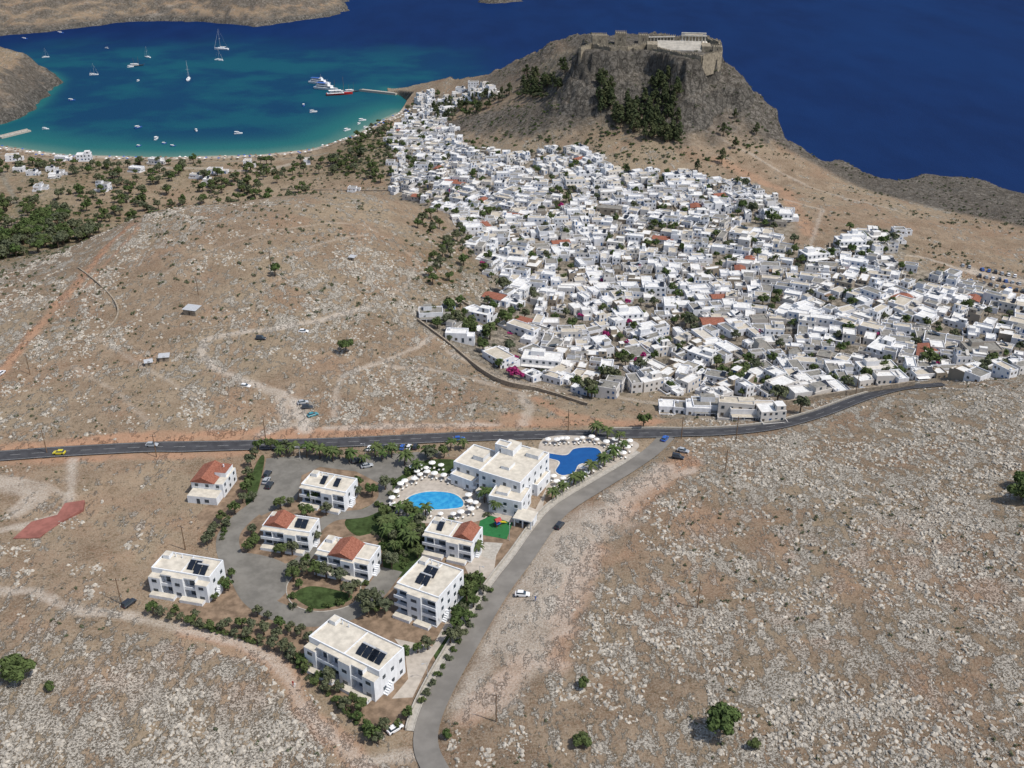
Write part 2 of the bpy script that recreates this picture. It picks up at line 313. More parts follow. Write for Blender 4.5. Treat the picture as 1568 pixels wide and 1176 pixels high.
BEACH=np.array([U(*p,0) for p in [(-150,215),(0,224),(100,238),(250,242),(400,238),(480,229),(530,215),(570,192),(610,173)]])
blobsG=[(50,370,60,.8),(20,320,50,.6),(150,330,40,.5),(250,265,60,.35),(560,225,32,1),(545,255,28,.9),(980,165,45,.5),(700,160,30,.7),(840,110,30,.6),(100,270,60,.5),(450,262,40,.4),(650,260,20,.5),(690,400,25,.5),(700,440,20,.5),(1350,370,20,.4)]
bg=G([(q[0],q[1]) for q in blobsG])
blobsO=[(1385,835,15,.65),(1320,885,14,.6),(1080,800,16,.5),(1420,1060,14,.5),(930,850,12,.5),(1060,900,14,.45),(1200,840,12,.5),(1250,960,12,.4),(1500,900,14,.4),(60,935,14,.4),(320,1000,12,.5),(380,1060,10,.4),(150,1050,12,.3),(500,560,12,.3),(330,480,10,.4),(230,545,9,.4),(150,770,20,.3),(250,830,18,.3),(270,370,20,.3),(400,620,16,.4)]
bo=G([(q[0],q[1]) for q in blobsO])
stc=[(1300,1000,.95),(1500,700,.95),(1100,800,.8),(1000,950,.8),(1200,700,.9),(1300,850,.72),(900,1130,.7),(1400,620,.8),(1500,850,.9),(200,1050,.95),(350,1130,.95),(50,1150,.85),(50,950,.65),(150,850,.3),(200,740,.3),(50,740,.35),(100,640,.5),(300,640,.42),(100,500,.6),(400,560,.55),(500,480,.72),(350,400,.5),(600,420,.8),(680,600,.8),(500,330,.4),(250,340,.75),(60,430,.7),(580,600,.72),(780,600,.45),(1100,250,.2),(1300,300,.35),(1450,320,.5),(1000,220,.3),(750,200,.4),(700,100,.35),(300,280,.05),(600,900,.05),(600,780,.05),(950,640,.3)]
sg=G([(q[0],q[1]) for q in stc])
def stonef(x,y):
    w=1/(((x[:,None]-sg[:,0])**2+(y[:,None]-sg[:,1])**2)+150)**1.5
    return (w@np.array([q[2] for q in stc]))/w.sum(1)
def zones(x,y):
    n_=len(x);Z={k:np.zeros(n_) for k in('dirt','orange','grey')}
    wob=(fbm(x/5,y/5,3,31)-.5)*4
    for k,w,st_,P in paths:
        s=(x>P[:,0].min()-w*2-6)&(x<P[:,0].max()+w*2+6)&(y>P[:,1].min()-w*2-6)&(y<P[:,1].max()+w*2+6)
        if not s.any(): continue
        d=seg_dist(x[s],y[s],P,False)+wob[s]*(.3+w*.13); Z[k][s]=np.maximum(Z[k][s],st_*(1-smooth(w*.25,w*.75+.6,d)))
    for q,g_ in zip(blobsO,bo): Z['orange']=np.maximum(Z['orange'],q[3]*np.exp(-((x-g_[0])**2+((y-g_[1])*1.2)**2)/q[2]**2)*smooth(.3,.6,fbm(x/7,y/7,3,66)))
    return Z
# ------------------------------------------------------------------ ground sheet
xs=np.concatenate([np.linspace(-3400,-600,22)[:-1],np.arange(-600,520,1.3),np.linspace(520,3400,22)])
ys=np.concatenate([np.linspace(-2400,150,16)[:-1],np.arange(150,430,1.05),np.arange(430,720,1.5),np.arange(720,1300,2.2),np.linspace(1300,1500,4)])
XX,YY=np.meshgrid(xs,ys);x=XX.ravel();y=YY.ravel();nx,ny=len(xs),len(ys)
h=hmac(x,y);H2=h.reshape(ny,nx)
gy,gx=np.gradient(H2,ys,xs);slope=np.hypot(gx,gy).ravel()
dh=sd(x,y,HOTEL);flat=smooth(-12,0,dh)
fine=(x>-600)&(x<520)&(y>150)
droad=np.full(len(x),99.);s=fine&(y<520)
droad[s]=np.minimum(seg_dist(x[s],y[s],MAIN,False),seg_dist(x[s],y[s],SIDE,False)+.3)
rmask=1-smooth(3.2,5.5,droad)
cliff=smooth(.5,.9,slope)*smooth(3,12,h+5)
inT=smooth(-8,4,sd(x,y,TOWN)); inT=np.maximum(inT,inside(x,y,ROW)*.9)
Z=zones(x,y)
rk=np.zeros(len(x));s=fine&(y>780)
rk[s]=smooth(-75,-12,sd(x[s],y[s],ACRO)+(fbm(x[s]/14,y[s]/14,3,91)-.5)*60)*.9
w1=G([(700,190),(760,180),(830,185),(880,160)]);rk[s]=np.maximum(rk[s],.8*(1-smooth(10,32,seg_dist(x[s],y[s],w1[:,:2],False)+(fbm(x[s]/10,y[s]/10,3,92)-.5)*30)))
w2=G([(1060,110),(1110,120),(1150,160),(1180,195)]);rk[s]=np.maximum(rk[s],.9*(1-smooth(12,34,seg_dist(x[s],y[s],w2[:,:2],False)+(fbm(x[s]/10,y[s]/10,3,93)-.5)*30)))
rough=(1-flat)*smooth(4,9,droad)*(1-.7*np.clip(Z['dirt']+Z['orange'],0,1))*(1-.8*inT)*smooth(1,8,h)
hm=h+(fbm(x/5,y/5,4,71)-.5)*1.1*rough+(fbm(x/45,y/45,3,72)-.5)*3*rough*smooth(10,30,droad)
hm+=cliff*smooth(30,75,h)*((fbm(x/9,y/9,4,81)-.5)*10+(vn(x/3,y/3,82)-.5)*2.5)+rk*(1-cliff)*smooth(10,40,h)*smooth(104,96,h)*np.abs(fbm(x/11,y/11,4,83)-.5)*9
hm-=.35*rmask
V=np.stack([x,y,hm],1)
idx=np.arange(nx*ny).reshape(ny,nx);F=np.stack([idx[:-1,:-1].ravel(),idx[:-1,1:].ravel(),idx[1:,1:].ravel(),idx[1:,:-1].ravel()],1)
ter=npmesh('ground',V,F,[M_ter],sm=True)
green=np.zeros(len(x))
for q,g in zip(blobsG,bg): green=np.maximum(green,q[3]*np.exp(-((x-g[0])**2+(y-g[1])**2)/q[2]**2))
stone=np.zeros(len(x))
for i in range(0,len(x),60000): stone[i:i+60000]=stonef(x[i:i+60000],y[i:i+60000])
stone*=(1-flat*.8)
beachm=(1-smooth(7,15,seg_dist(x,y,BEACH,False)))*.9
def colattr(me,name,r,g,b2):
    a=me.color_attributes.new(name,'FLOAT_COLOR','POINT');a.data.foreach_set('color',np.stack([r,g,b2,np.ones(len(r))],1).astype(np.float32).ravel())
colattr(ter.data,'zoneA',np.clip(np.maximum(Z['dirt'],beachm),0,1),np.clip(Z['orange']*.9,0,1),np.clip(np.maximum(Z['grey'],inT*.9),0,1))
spur=smooth(-5,12,-sd(x,y,np.array([(-3000,-3000),(3000,-3000),(3000,400),U(1568,352,28),U(1400,318,26),U(1320,290,27),U(1240,245,38),U(1160,205,50),U(1100,140,70),(90,880),(-20,1300),(-3000,1300)])))*smooth(-80,10,sd(x,y,LAND))
colattr(ter.data,'zoneB',np.clip(stone,0,1),np.clip(np.maximum(np.maximum(cliff,spur*.85),rk),0,1),green)
def hfull(x,y):   # bilinear sample of the ground sheet
    i=np.clip(np.searchsorted(xs,x)-1,0,nx-2);j=np.clip(np.searchsorted(ys,y)-1,0,ny-2);H=hm.reshape(ny,nx)
    fx=(x-xs[i])/(xs[i+1]-xs[i]);fy=(y-ys[j])/(ys[j+1]-ys[j]);return (H[j,i]*(1-fx)+H[j,i+1]*fx)*(1-fy)+(H[j+1,i]*(1-fx)+H[j+1,i+1]*fx)*fy
print('terrain',time.time()-T0)
# ------------------------------------------------------------------ far headlands
HL=[([U(*p,0) for p in [(-350,90),(-150,66),(0,55),(60,50),(120,43),(200,33),(300,33),(390,41),(450,34),(500,26),(537,16),(528,4)]]+[(-260,2300),(-500,3200),(-2600,3200),(-2600,1700)],42,110),
 ([U(*p,0) for p in [(-500,260),(-250,225),(-100,205),(0,191),(30,180),(60,163),(85,135),(93,122),(80,112),(40,107),(-100,104),(-400,104)]],27,45),
 ([U(*p,0) for p in [(728,4),(760,6),(798,3),(790,-5),(735,-5)]],8,20)]
xs2=np.arange(-1500,90,4.5);ys2=np.arange(1010,3000,5.5)
X2,Y2=np.meshgrid(xs2,ys2);x2=X2.ravel();y2=Y2.ravel();h2=np.full(len(x2),-6.)
for P,hh,w in HL:
    d=sd(x2,y2,P)+(fbm(x2/25,y2/25,4,3)-.5)*26
    q=-6+(6+6*smooth(0,8,d))*smooth(-3,1,d)+hh*smooth(0,w,d)*(.55+.9*fbm(x2/70,y2/70,4,8))+smooth(0,10,d)*(fbm(x2/12,y2/12,3,4)-.5)*6
    h2=np.maximum(h2,np.where(d>-3,q,-6))
idx=np.arange(len(x2)).reshape(len(ys2),len(xs2));F=np.stack([idx[:-1,:-1].ravel(),idx[:-1,1:].ravel(),idx[1:,1:].ravel(),idx[1:,:-1].ravel()],1)
hd=npmesh('far_headland_hills',np.stack([x2,y2,h2],1),F,[M_ter],sm=True)
g0,g1=np.gradient(h2.reshape(len(ys2),len(xs2)),ys2,xs2);sl=np.hypot(g0,g1).ravel()
trk=.7*(1-smooth(4,9,seg_dist(x2,y2,[U(-50,42,20),U(80,30,20),U(180,12,25),U(260,2,28)],False)))
colattr(hd.data,'zoneA',trk,.3*fbm(x2/60,y2/60,3,7),0*x2);colattr(hd.data,'zoneB',.5+0*x2,np.clip(smooth(.3,.7,sl)*.8+(1-smooth(5,13,h2))*.8,0,1),.25+0*x2)
# ------------------------------------------------------------------ sea
xs3=np.concatenate([np.linspace(-30000,-900,12)[:-1],np.arange(-900,300,7.),np.linspace(300,30000,14)])
ys3=np.concatenate([np.linspace(300,850,5)[:-1],np.arange(850,1900,7.),np.linspace(1900,45000,16)])
X3,Y3=np.meshgrid(xs3,ys3);x3=X3.ravel();y3=Y3.ravel()
db=seg_dist(x3,y3,BEACH,False);bc=U(230,150,0)
dc=np.minimum(-sd(x3,y3,LAND),-sd(x3,y3,HL[1][0]))
sh=np.maximum(np.exp(-np.maximum(db,0)/50),.5*np.exp(-np.maximum(dc,0)/12)*(x3<0))
dbay=np.hypot((x3-bc[0])/1.25,(y3-bc[1]))
bay=(1-smooth(110,560,dbay+(fbm(x3/120,y3/120,3,2)-.5)*160))*(1-smooth(-150,30,x3+(1200-y3)*.2))
idx=np.arange(len(x3)).reshape(len(ys3),len(xs3));F=np.stack([idx[:-1,:-1].ravel(),idx[:-1,1:].ravel(),idx[1:,1:].ravel(),idx[1:,:-1].ravel()],1)
def seamat():
    m,nt,b=newmat('sea_water',.28,0.)
    a=nt.nodes.new('ShaderNodeAttribute');a.attribute_name='depthcol';s_=nt.nodes.new('ShaderNodeSeparateColor');nt.links.new(a.outputs['Color'],s_.inputs[0])
    c=coord(nt);n1=noi(nt,c,.008,5,.6);n2=noi(nt,coord(nt,(1,.4,1),.3),.02,4,.6);n3=noi(nt,coord(nt,(1,.3,1),.4),.0035,3,.6)
    deep=mix(nt,mr(nt,n2,.3,.7),(.0022,.0145,.066),(.003,.0185,.080));deep=mix(nt,mr(nt,n3,.4,.65,0,.6),deep,(.003,.024,.098))
    tealc=mix(nt,mr(nt,n1,.42,.60),(.003,.036,.085),(.005,.064,.096))
    col=mix(nt,mr(nt,s_.outputs[1],0,.8),deep,tealc)
    col=mix(nt,mr(nt,s_.outputs[0],.06,.55),col,(.014,.105,.110));col=mix(nt,mr(nt,s_.outputs[0],.5,.9),col,(.065,.155,.135));col=mix(nt,mr(nt,s_.outputs[0],.88,.99),col,(.22,.25,.20))
    gl=nt.nodes.new('ShaderNodeBsdfGlossy');gl.inputs['Roughness'].default_value=.3;df=nt.nodes.new('ShaderNodeBsdfDiffuse');ms=nt.nodes.new('ShaderNodeMixShader');ms.inputs[0].default_value=.04
    bp=nt.nodes.new('ShaderNodeBump');nt.links.new(noi(nt,c,.35,6,.65),bp.inputs['Height']);bp.inputs['Strength'].default_value=.6;bp.inputs['Distance'].default_value=.8
    nt.links.new(bp.outputs[0],gl.inputs['Normal']);nt.links.new(bp.outputs[0],df.inputs['Normal'])
    nt.links.new(col,df.inputs['Color']);nt.links.new(df.outputs[0],ms.inputs[1]);nt.links.new(gl.outputs[0],ms.inputs[2]);nt.links.new(ms.outputs[0],nt.nodes['Material Output'].inputs[0]);nt.nodes.remove(b);return m
sea=npmesh('sea',np.stack([x3,y3,0*x3],1),F,[seamat()]);colattr(sea.data,'depthcol',np.clip(sh,0,1),np.clip(bay,0,1),0*x3)
# ------------------------------------------------------------------ road surfaces
def ribbon(name,C,w,mat,zoff,off=0,n=6,dash=None,flatz=None):
    T=np.gradient(C,axis=0);T/=np.linalg.norm(T,axis=1)[:,None]+1e-9;N=np.stack([-T[:,1],T[:,0]],1)
    L=np.linspace(off-w/2,off+w/2,n+1);P=C[:,None]+N[:,None]*L[None,:,None]
    z=(hmac(P[...,0],P[...,1]) if flatz is None else np.full(P.shape[0]*P.shape[1],flatz))+zoff
    V=np.column_stack([P.reshape(-1,2),z]);idx=np.arange(len(V)).reshape(len(C),n+1)
    r=np.arange(len(C)-1)
    if dash: r=r[(r//dash)%2==0]
    F=np.stack([idx[r][:,:-1].ravel(),idx[r+1][:,:-1].ravel(),idx[r+1][:,1:].ravel(),idx[r][:,1:].ravel()],1)[:,::-1]
    return npmesh(name,V,F,[mat])
def wall(name,C,w,hh,mat,below=.6,closed=False):
    C=np.asarray(C,float)
    if closed: C=np.vstack([C,C[:1]])
    T=np.gradient(C,axis=0)
    if closed: T[0]=T[-1]=C[1]-C[-2]
    T/=np.linalg.norm(T,axis=1)[:,None]+1e-9;N=np.stack([-T[:,1],T[:,0]],1)
    z=hmac(C[:,0],C[:,1]);secs=[]
    for c,nn,zz in zip(C,N,z):
        a=c+nn*w/2;b2=c-nn*w/2;secs.append([(a[0],a[1],zz-below),(a[0],a[1],zz+hh),(b2[0],b2[1],zz+hh),(b2[0],b2[1],zz-below)])
    mb=MB();mb.loft(secs,mat);return mb.obj(name)
ribbon('main_road',MAIN,7.4,M_asph,.06);ribbon('road_edge_line',MAIN,.13,M_line,.085,3.2,1);ribbon('road_edge_line',MAIN,.13,M_line,.085,-3.2,1);ribbon('road_centre_line',MAIN,.12,M_line,.085,0,1,dash=2)
ribbon('side_road',SIDE,6.4,M_asph3,.045)
def offs(C,o):
    T=np.gradient(C,axis=0);T/=np.linalg.norm(T,axis=1)[:,None];return C+np.stack([-T[:,1],T[:,0]],1)*o
sk=SIDE[8:-14]
wall('kerb',offs(sk,-3.4),.3,.13,M_kerb);ribbon('pavement',sk,1.6,M_kerb,.12,-4.4,2);wall('hotel_boundary_wall',offs(sk,-5.4)[10:],.35,1.0,M_kerb)
wall('roadside_parapet',offs(MAIN,4.3)[-75:-4],.45,.6,M_kerb)
for pl,hh_ in [([(640,492),(690,530),(760,582),(830,600),(900,622)],1.6),([(1010,612),(1100,616),(1190,620)],1.8),([(1195,622),(1250,612),(1330,600),(1400,590)],2.2),([(655,470),(690,455),(720,470)],1.2),([(1270,375),(1272,398),(1300,402)],2.2),([(1215,405),(1250,395),(1280,410),(1250,425)],3),([(180,345),(260,322),(420,302)],.7),([(430,290),(520,292),(600,292)],1.),([(310,505),(380,495),(470,485)],.5),([(120,410),(180,470),(150,520)],.5)]:
    wall('stone_wall',line(pl),.7,hh_,M_stonew,1.2)
Z0=57.0
def patch(name,pts,mat,zo,world=None,sm_=True):
    P=np.array([U(a,b2,Z0) for a,b2 in pts]) if world is None else np.asarray(world)
    if sm_:
        Q=[];k=len(P)
        for i in range(k):
            a,b2,c,d=P[i-1],P[i],P[(i+1)%k],P[(i+2)%k]
            for t in np.arange(6)/6: Q.append(.5*((2*b2)+(-a+c)*t+(2*a-5*b2+4*c-d)*t*t+(-a+3*b2-3*c+d)*t**3))
        P=np.array(Q)
    me=bpy.data.meshes.new(name);ar=0.5*np.sum(P[:,0]*np.roll(P[:,1],-1)-np.roll(P[:,0],-1)*P[:,1])
    if ar<0: P=P[::-1]
    me.from_pydata([(p[0],p[1],Z0+zo) for p in P],[],[list(range(len(P)))]);me.materials.append(mat);me.update()
    link(bpy.data.objects.new(name,me));return P
patch('garden_ground',[(300,790),(400,700),(620,700),(700,700),(740,790),(860,770),(820,830),(740,930),(620,1120),(560,1120),(430,1000),(240,935),(350,900),(330,830)],M_gravel,.02,sm_=False)
patch('lawn',[(530,795),(590,768),(645,790),(650,840),(620,880),(590,880),(580,820),(545,820)],M_lawn,.035)
patch('lawn',[(712,885),(755,898),(722,955),(685,1012),(664,1000),(690,940)],M_lawn,.035)
patch('lawn',[(600,735),(650,705),(720,708),(690,730),(640,740),(600,752)],M_lawn,.035)
patch('lawn',[(378,745),(398,700),(405,705),(392,760),(378,775)],M_lawn,.035)
patch('parking_area',[(408,702),(470,697),(545,702),(610,694),(680,690),(650,706),(612,730),(590,745),(545,722),(490,715),(462,728),(455,765),(400,790),(385,775),(400,740)],M_asph2,.05,sm_=False)
def px(pts): return smoothline(np.array([U(a,b2,Z0) for a,b2 in pts]),1.5)
LOOP=px([(402,770),(370,795),(350,820),(352,850),(372,885),(390,915),(425,937),(480,947),(540,935),(575,905),(600,872)])
LOOP2=px([(590,740),(588,765),(560,785),(510,792),(480,815),(470,850),(440,870),(405,868),(368,860)])
ribbon('hotel_drive',LOOP,7.5,M_asph2,.065,flatz=Z0,n=2);ribbon('hotel_drive',LOOP2,5,M_asph2,.075,flatz=Z0,n=2)
patch('hotel_forecourt',[(345,850),(400,850),(445,870),(440,905),(400,930),(365,895)],M_asph2,.056)
isl=patch('garden_island',[(440,895),(470,872),(530,876),(552,895),(540,925),(490,937),(448,925)],M_gravel,.085)
patch('lawn',[(450,912),(475,898),(520,905),(540,915),(515,928),(480,932)],M_lawn,.1)
wall('kerb',isl,.3,.2,M_kerb,closed=True)
patch('paving',[(604,978),(662,990),(690,940),(700,950),(660,1010),(632,1068),(600,1070),(625,1040),(620,1000)],M_deck,.05,sm_=False)
patch('paving',[(735,842),(760,850),(755,885),(720,885),(712,868)],M_deck,.05,sm_=False);patch('paving',[(742,830),(770,832),(756,858),(732,850)],M_kerb,.07,sm_=False)
patch('pool_deck',[(596,775),(606,745),(650,722),(700,735),(745,752),(748,790),(700,803),(640,800),(600,790)],M_deck,.1)
patch('pool_deck',[(832,672),(900,668),(972,676),(968,695),(900,735),(860,758),(838,750),(826,715)],M_deck,.1)
patch('hotel_terrace',[(685,725),(740,745),(820,780),(838,745),(826,800),(780,800),(740,785),(690,745)],M_deck,.08,sm_=False)
p1=patch('swimming_pool',[(620,772),(628,760),(655,753),(690,755),(708,765),(708,777),(680,781),(640,781)],M_pool,.16);wall('pool_coping',p1,.5,.24,M_marble,closed=True)
p2=patch('swimming_pool',[(836,694),(866,697),(880,687),(912,686),(922,697),(912,708),(888,712),(880,724),(862,729),(850,722),(856,708),(838,702)],M_pool2,.16);wall('pool_coping',p2,.5,.24,M_marble,closed=True)
patch('playground_mat',[(737,788),(787,795),(776,826),(731,818)],M_play,.06,sm_=False)
cl=G([(20,825),(48,800),(88,790),(100,772),(130,768),(128,782),(95,800),(60,824)])
mb=MB();zc=hmac(cl[:,0],cl[:,1]).max()+.15;mb.loft([[(p[0],p[1],zc-1.2) for p in cl],[(p[0],p[1],zc) for p in cl]],M_clay);mb.obj('clay_court')
# ------------------------------------------------------------------ hotel buildings
def rect(c,z):
    L,Fp,R,B=[np.array(U(a,b2,z)) for a,b2 in c];cen=(L+Fp+R+B)/4;fv=(Fp-L+R-B)/2;dv=(B-L+R-Fp)/2
    return cen,np.linalg.norm(fv),np.linalg.norm(dv),math.atan2(fv[1],fv[0])
def solar(mb,x,y,z,n=2):
    for i in range(n):
        x0=x+i*2.1-n*1.05
        mb.add([(x0,y-1.6,z+.25),(x0+1.9,y-1.6,z+.25),(x0+1.9,y+1.4,z+1.7),(x0,y+1.4,z+1.7),(x0,y-1.6,z+.15),(x0+1.9,y-1.6,z+.15),(x0+1.9,y+1.4,z+1.6),(x0,y+1.4,z+1.6)],[(0,1,2,3),(4,7,6,5),(0,4,5,1),(1,5,6,2),(2,6,7,3),(3,7,4,0)],M_solar)
        for q in (x0+.1,x0+1.8): mb.cyl((q,y+1.4,z),(q,y+1.4,z+1.6),.05,.05,M_metal,5)
    mb.cyl((x-n*1.05+.2,y+1.75,z+1.5),(x+n*1.05-.3,y+1.75,z+1.5),.35,.35,M_metal,10)
def parapet(mb,x0,x1,y0,y1,z,mat,t=.3,hh=.55):
    mb.box(x0,x1,y0,y0+t,z,z+hh,mat);mb.box(x0,x1,y1-t,y1,z,z+hh,mat);mb.box(x0,x0+t,y0+t,y1-t,z,z+hh,mat);mb.box(x1-t,x1,y0+t,y1-t,z,z+hh,mat)
def windows(mb,x0,x1,y0,y1,zb,floors,fh,sides='flrb',sp=3.4,gm=None):
    gm=gm or M_win
    for f in range(floors):
        z=zb+f*fh+1.0
        for sd_ in sides:
            a,b2=(x0,x1) if sd_ in 'fb' else (y0,y1);k=max(1,int((b2-a)/sp))
            for i in range(k):
                c=a+(i+.5)*(b2-a)/k;w=.6
                if sd_=='f': mb.box(c-w,c+w,y0-.05,y0-.001,z,z+1.3,gm);mb.box(c-w-.1,c+w+.1,y0-.16,y0-.002,z-.12,z-.001,M_hwhite)
                if sd_=='b': mb.box(c-w,c+w,y1+.001,y1+.05,z,z+1.3,gm)
                if sd_=='l': mb.box(x0-.05,x0-.001,c-w,c+w,z,z+1.3,gm);mb.box(x0-.16,x0-.002,c-w-.1,c+w+.1,z-.12,z-.001,M_hwhite)
                if sd_=='r': mb.box(x1+.001,x1+.05,c-w,c+w,z,z+1.3,gm);mb.box(x1+.002,x1+.16,c-w-.1,c+w+.1,z-.12,z-.001,M_hwhite)
def apartment(name,c,hh,floors,sol=(),tile=None,bal=True,setback=0):
    cen,w,d,rot=rect(c,Z0+hh);mb=MB();x0,x1,y0,y1=-w/2,w/2,-d/2,d/2;fh=(hh-.4)/floors;bd=2.0 if bal else 0;Wm=M_hwhite
    mb.box(x0,x1,y0+bd,y1,-.5,hh,Wm,M_hroof)
    k=max(3,int(w/3.9));bw=w/k;closed=[i for i in range(k) if i in (0,k//2,k-1)] if k>=5 else [k//2]
    for i in range(k):
        a=x0+i*bw;b2=a+bw
        if i in closed:
            low=fh if (i!=k//2) else 0
            mb.box(a,b2-.003,y0-.35,y0+bd-.002,-.5,hh-low*.35,Wm,M_hroof)
            for f in range(floors): mb.box(a+bw*.3,b2-bw*.3,y0-.41,y0-.353,f*fh+1,f*fh+2.1,M_win)
        else:
            for f in range(floors):
                z=f*fh;mb.box(a,b2-.003,y0+.2,y0+bd-.002,z-.12,z+.12,Wm);mb.box(a,b2-.003,y0,y0+.2,z-.12,z+(.95 if f else .5),Wm)
                mb.box(a+bw*.2,b2-bw*.2,y0+bd-.06,y0+bd-.003,z+.13,z+2.2,M_win)
            mb.box(a,b2-.003,y0+.35,y0+bd-.002,hh-.45,hh-.003,Wm,M_hroof)
            mb.box(b2-.2,b2-.004,y0+.21,y0+bd-.004,.13,hh-.46,Wm)
    windows(mb,x0,x1,y0+bd,y1,0,floors,fh,'lrb')
    mb.box(x0+bw*.15,x0+w*.45,y0-2.3,y0-.353,-.5,1.1,Wm,M_hroof);mb.box(x0+w*.55,x1-bw*.3,y0-2.3,y0-.353,-.5,1.1,Wm,M_hroof)
    parapet(mb,x0,x1,y0+bd,y1,hh+.001,Wm)
    mb.box(x0+.8,x0+3,y1-3.2,y1-.8,hh+.002,hh+1.4,Wm,M_hroof)
    mb.box(-.12,.12,y0+bd+.4,y1-.4,hh+.002,hh+.35,Wm)
    for (sx,sy,n_) in sol: solar(mb,sx*w/2,sy*d/2,hh+.002,n_)
    if tile:
        for (a0,a1,b0,b1,ax) in tile: mb.gable(a0*w/2,a1*w/2,b0*d/2,b1*d/2,hh+.6,1.9,M_tile,ax);mb.box(a0*w/2+.2,a1*w/2-.2,b0*d/2+.2,b1*d/2-.2,hh+.003,hh+.598,Wm)
    for i in range(6): mb.box(x1+.002,x1+1.3,y0+bd+1+i*.5,y0+bd+1.5+i*.5,-.5,.4+i*.45,Wm)
    for i in range(3): mb.cyl((x0+2+i*2.3,y1-1.5,hh),(x0+2+i*2.3,y1-1.5,hh+1.2),.18,.18,Wm,6)
    return mb.obj(name,(cen[0],cen[1],Z0),rot)
apartment('apartment_building',[(466,984),(572,1036),(620,995),(512,942)],8.6,2,[(.45,-.1,3),(.72,-.1,2)])
apartment('apartment_building',[(601,896),(664,926),(712,872),(648,857)],9.5,3,[(-.1,-.2,2),(-.1,.3,2)])
apartment('apartment_building',[(229,876),(318,894),(340,858),(252,846)],7.6,2,[(.3,.1,2),(.6,-.2,2)])
apartment('holiday_villa',[(461,747),(530,762),(543,733),(476,722)],6.5,2,[(-.2,.1,1),(.4,.1,1)])
apartment('holiday_villa',[(397,812),(470,822),(490,796),(418,785)],6.3,2,[(.5,.1,2)],[(-.95,.05,-.6,.9,'y')])
apartment('holiday_villa',[(482,850),(566,866),(579,838),(502,820)],6.3,2,[],[(-.5,.45,-.95,.9,'y')])
apartment('holiday_villa',[(647,820),(722,838),(738,808),(665,793)],6.5,2,[(-.5,.1,1)],[(.15,.95,-.6,.9,'y')])
def house_red():
    cen,w,d,rot=rect([(297,738),(345,742),(356,716),(308,711)],Z0+5.5);mb=MB()
    mb.box(-w/2,w/2,-d/2,d/2,-.5,5.5,M_hwhite,M_hroof);mb.gable(-w/2-.3,w*.25,-d/2-.3,d/2+.3,5.52,2.2,M_tile,'y');windows(mb,-w/2,w/2,-d/2,d/2,0,2,2.7)
    mb.box(-w/2+.5,w/2-.5,-d/2-5,-d/2-.003,-.5,3,M_hwhite,M_hroof);mb.box(w*.1,w*.45,-d*.1,d*.45,5.502,7.3,M_hwhite,M_tile);mb.box(-2,-.8,-d/2-5.05,-d/2-5.003,0,2.1,M_win);mb.box(1,2.6,-d/2-5.05,-d/2-5.003,.8,2.1,M_win)
    mb.cyl((w/4,d/4,7.2),(w/4,d/4,8.4),.3,.25,M_hwhite,6);mb.obj('red_roofed_house',(cen[0],cen[1],Z0),rot)
house_red()
root=bpy.data.objects.new('hotel_building',None);link(root)
def wing(nm,c,hh,floors,parts=()):
    cen,w,d,rot=rect(c,Z0+hh);mb=MB();mb.box(-w/2,w/2,-d/2,d/2,-.5,hh,M_hwhite,M_hroof);windows(mb,-w/2,w/2,-d/2,d/2,0,floors,(hh-.4)/floors,'flrb',3.8);parapet(mb,-w/2,w/2,-d/2,d/2,hh+.001,M_hwhite)
    for p in parts: p(mb,w,d,hh)
    o=mb.obj(nm,(cen[0],cen[1],Z0),rot);o.parent=root
def bx(a,b2,c,e,h0,m=M_hwhite): return lambda mb,w,d,hh: mb.box(a*w/2,b2*w/2,c*d/2,e*d/2,hh+.004,hh+h0,m,M_hroof)
def arc(mb,w,d,hh):
    for i in range(5):
        xx=-w/2+(i+.5)*w/5;mb.box(xx-.25,xx+.25,-d/2-2.4,-d/2-2,-.5,3.2,M_hwhite)
    mb.box(-w/2,w/2,-d/2-2.5,-d/2-.003,3.2,3.6,M_hwhite,M_hroof)
wing('main_block',[(740,722),(802,745),(836,692),(773,678)],10,3,(bx(-.9,-.3,.3,.9,2.4),bx(.2,.8,.5,.9,1.6),bx(-.3,.1,-.5,-.1,1.2),arc))
wing('west_wing',[(693,707),(740,724),(768,694),(727,683)],7,2,(bx(-.2,.5,-.2,.5,1.8),arc))
wing('south_wing',[(747,760),(797,771),(815,748),(765,738)],6.2,2,(bx(-.7,0,-.5,.5,1.2),))
wing('stair_tower',[(757,681),(776,686),(784,679),(766,674)],12.5,4)
wing('lounge',[(690,727),(725,740),(738,727),(705,715)],4,1)
wing('east_annex',[(812,742),(828,746),(838,722),(822,717)],4.2,1)
cen,w,d,rot=rect([(783,792),(812,799),(826,784),(797,778)],Z0+3.6);mb=MB();mb.box(-w/2,w/2,-d/2,d/2,3.2,3.6,M_hwhite,M_hroof);mb.box(-w/2+.3,w/2-.3,-d*.1,d/2-.3,-.3,3.198,M_hwhite)
for q in (-1,0,1): mb.box(q*(w/2-.5)-.2,q*(w/2-.5)+.2,-d/2+.3,-d/2+.7,-.3,3.198,M_hwhite)
mb.box(-2,2,-d*.1-.05,-d*.1-.003,.1,2.2,M_win);mb.obj('snack_bar_pavilion',(cen[0],cen[1],Z0),rot)
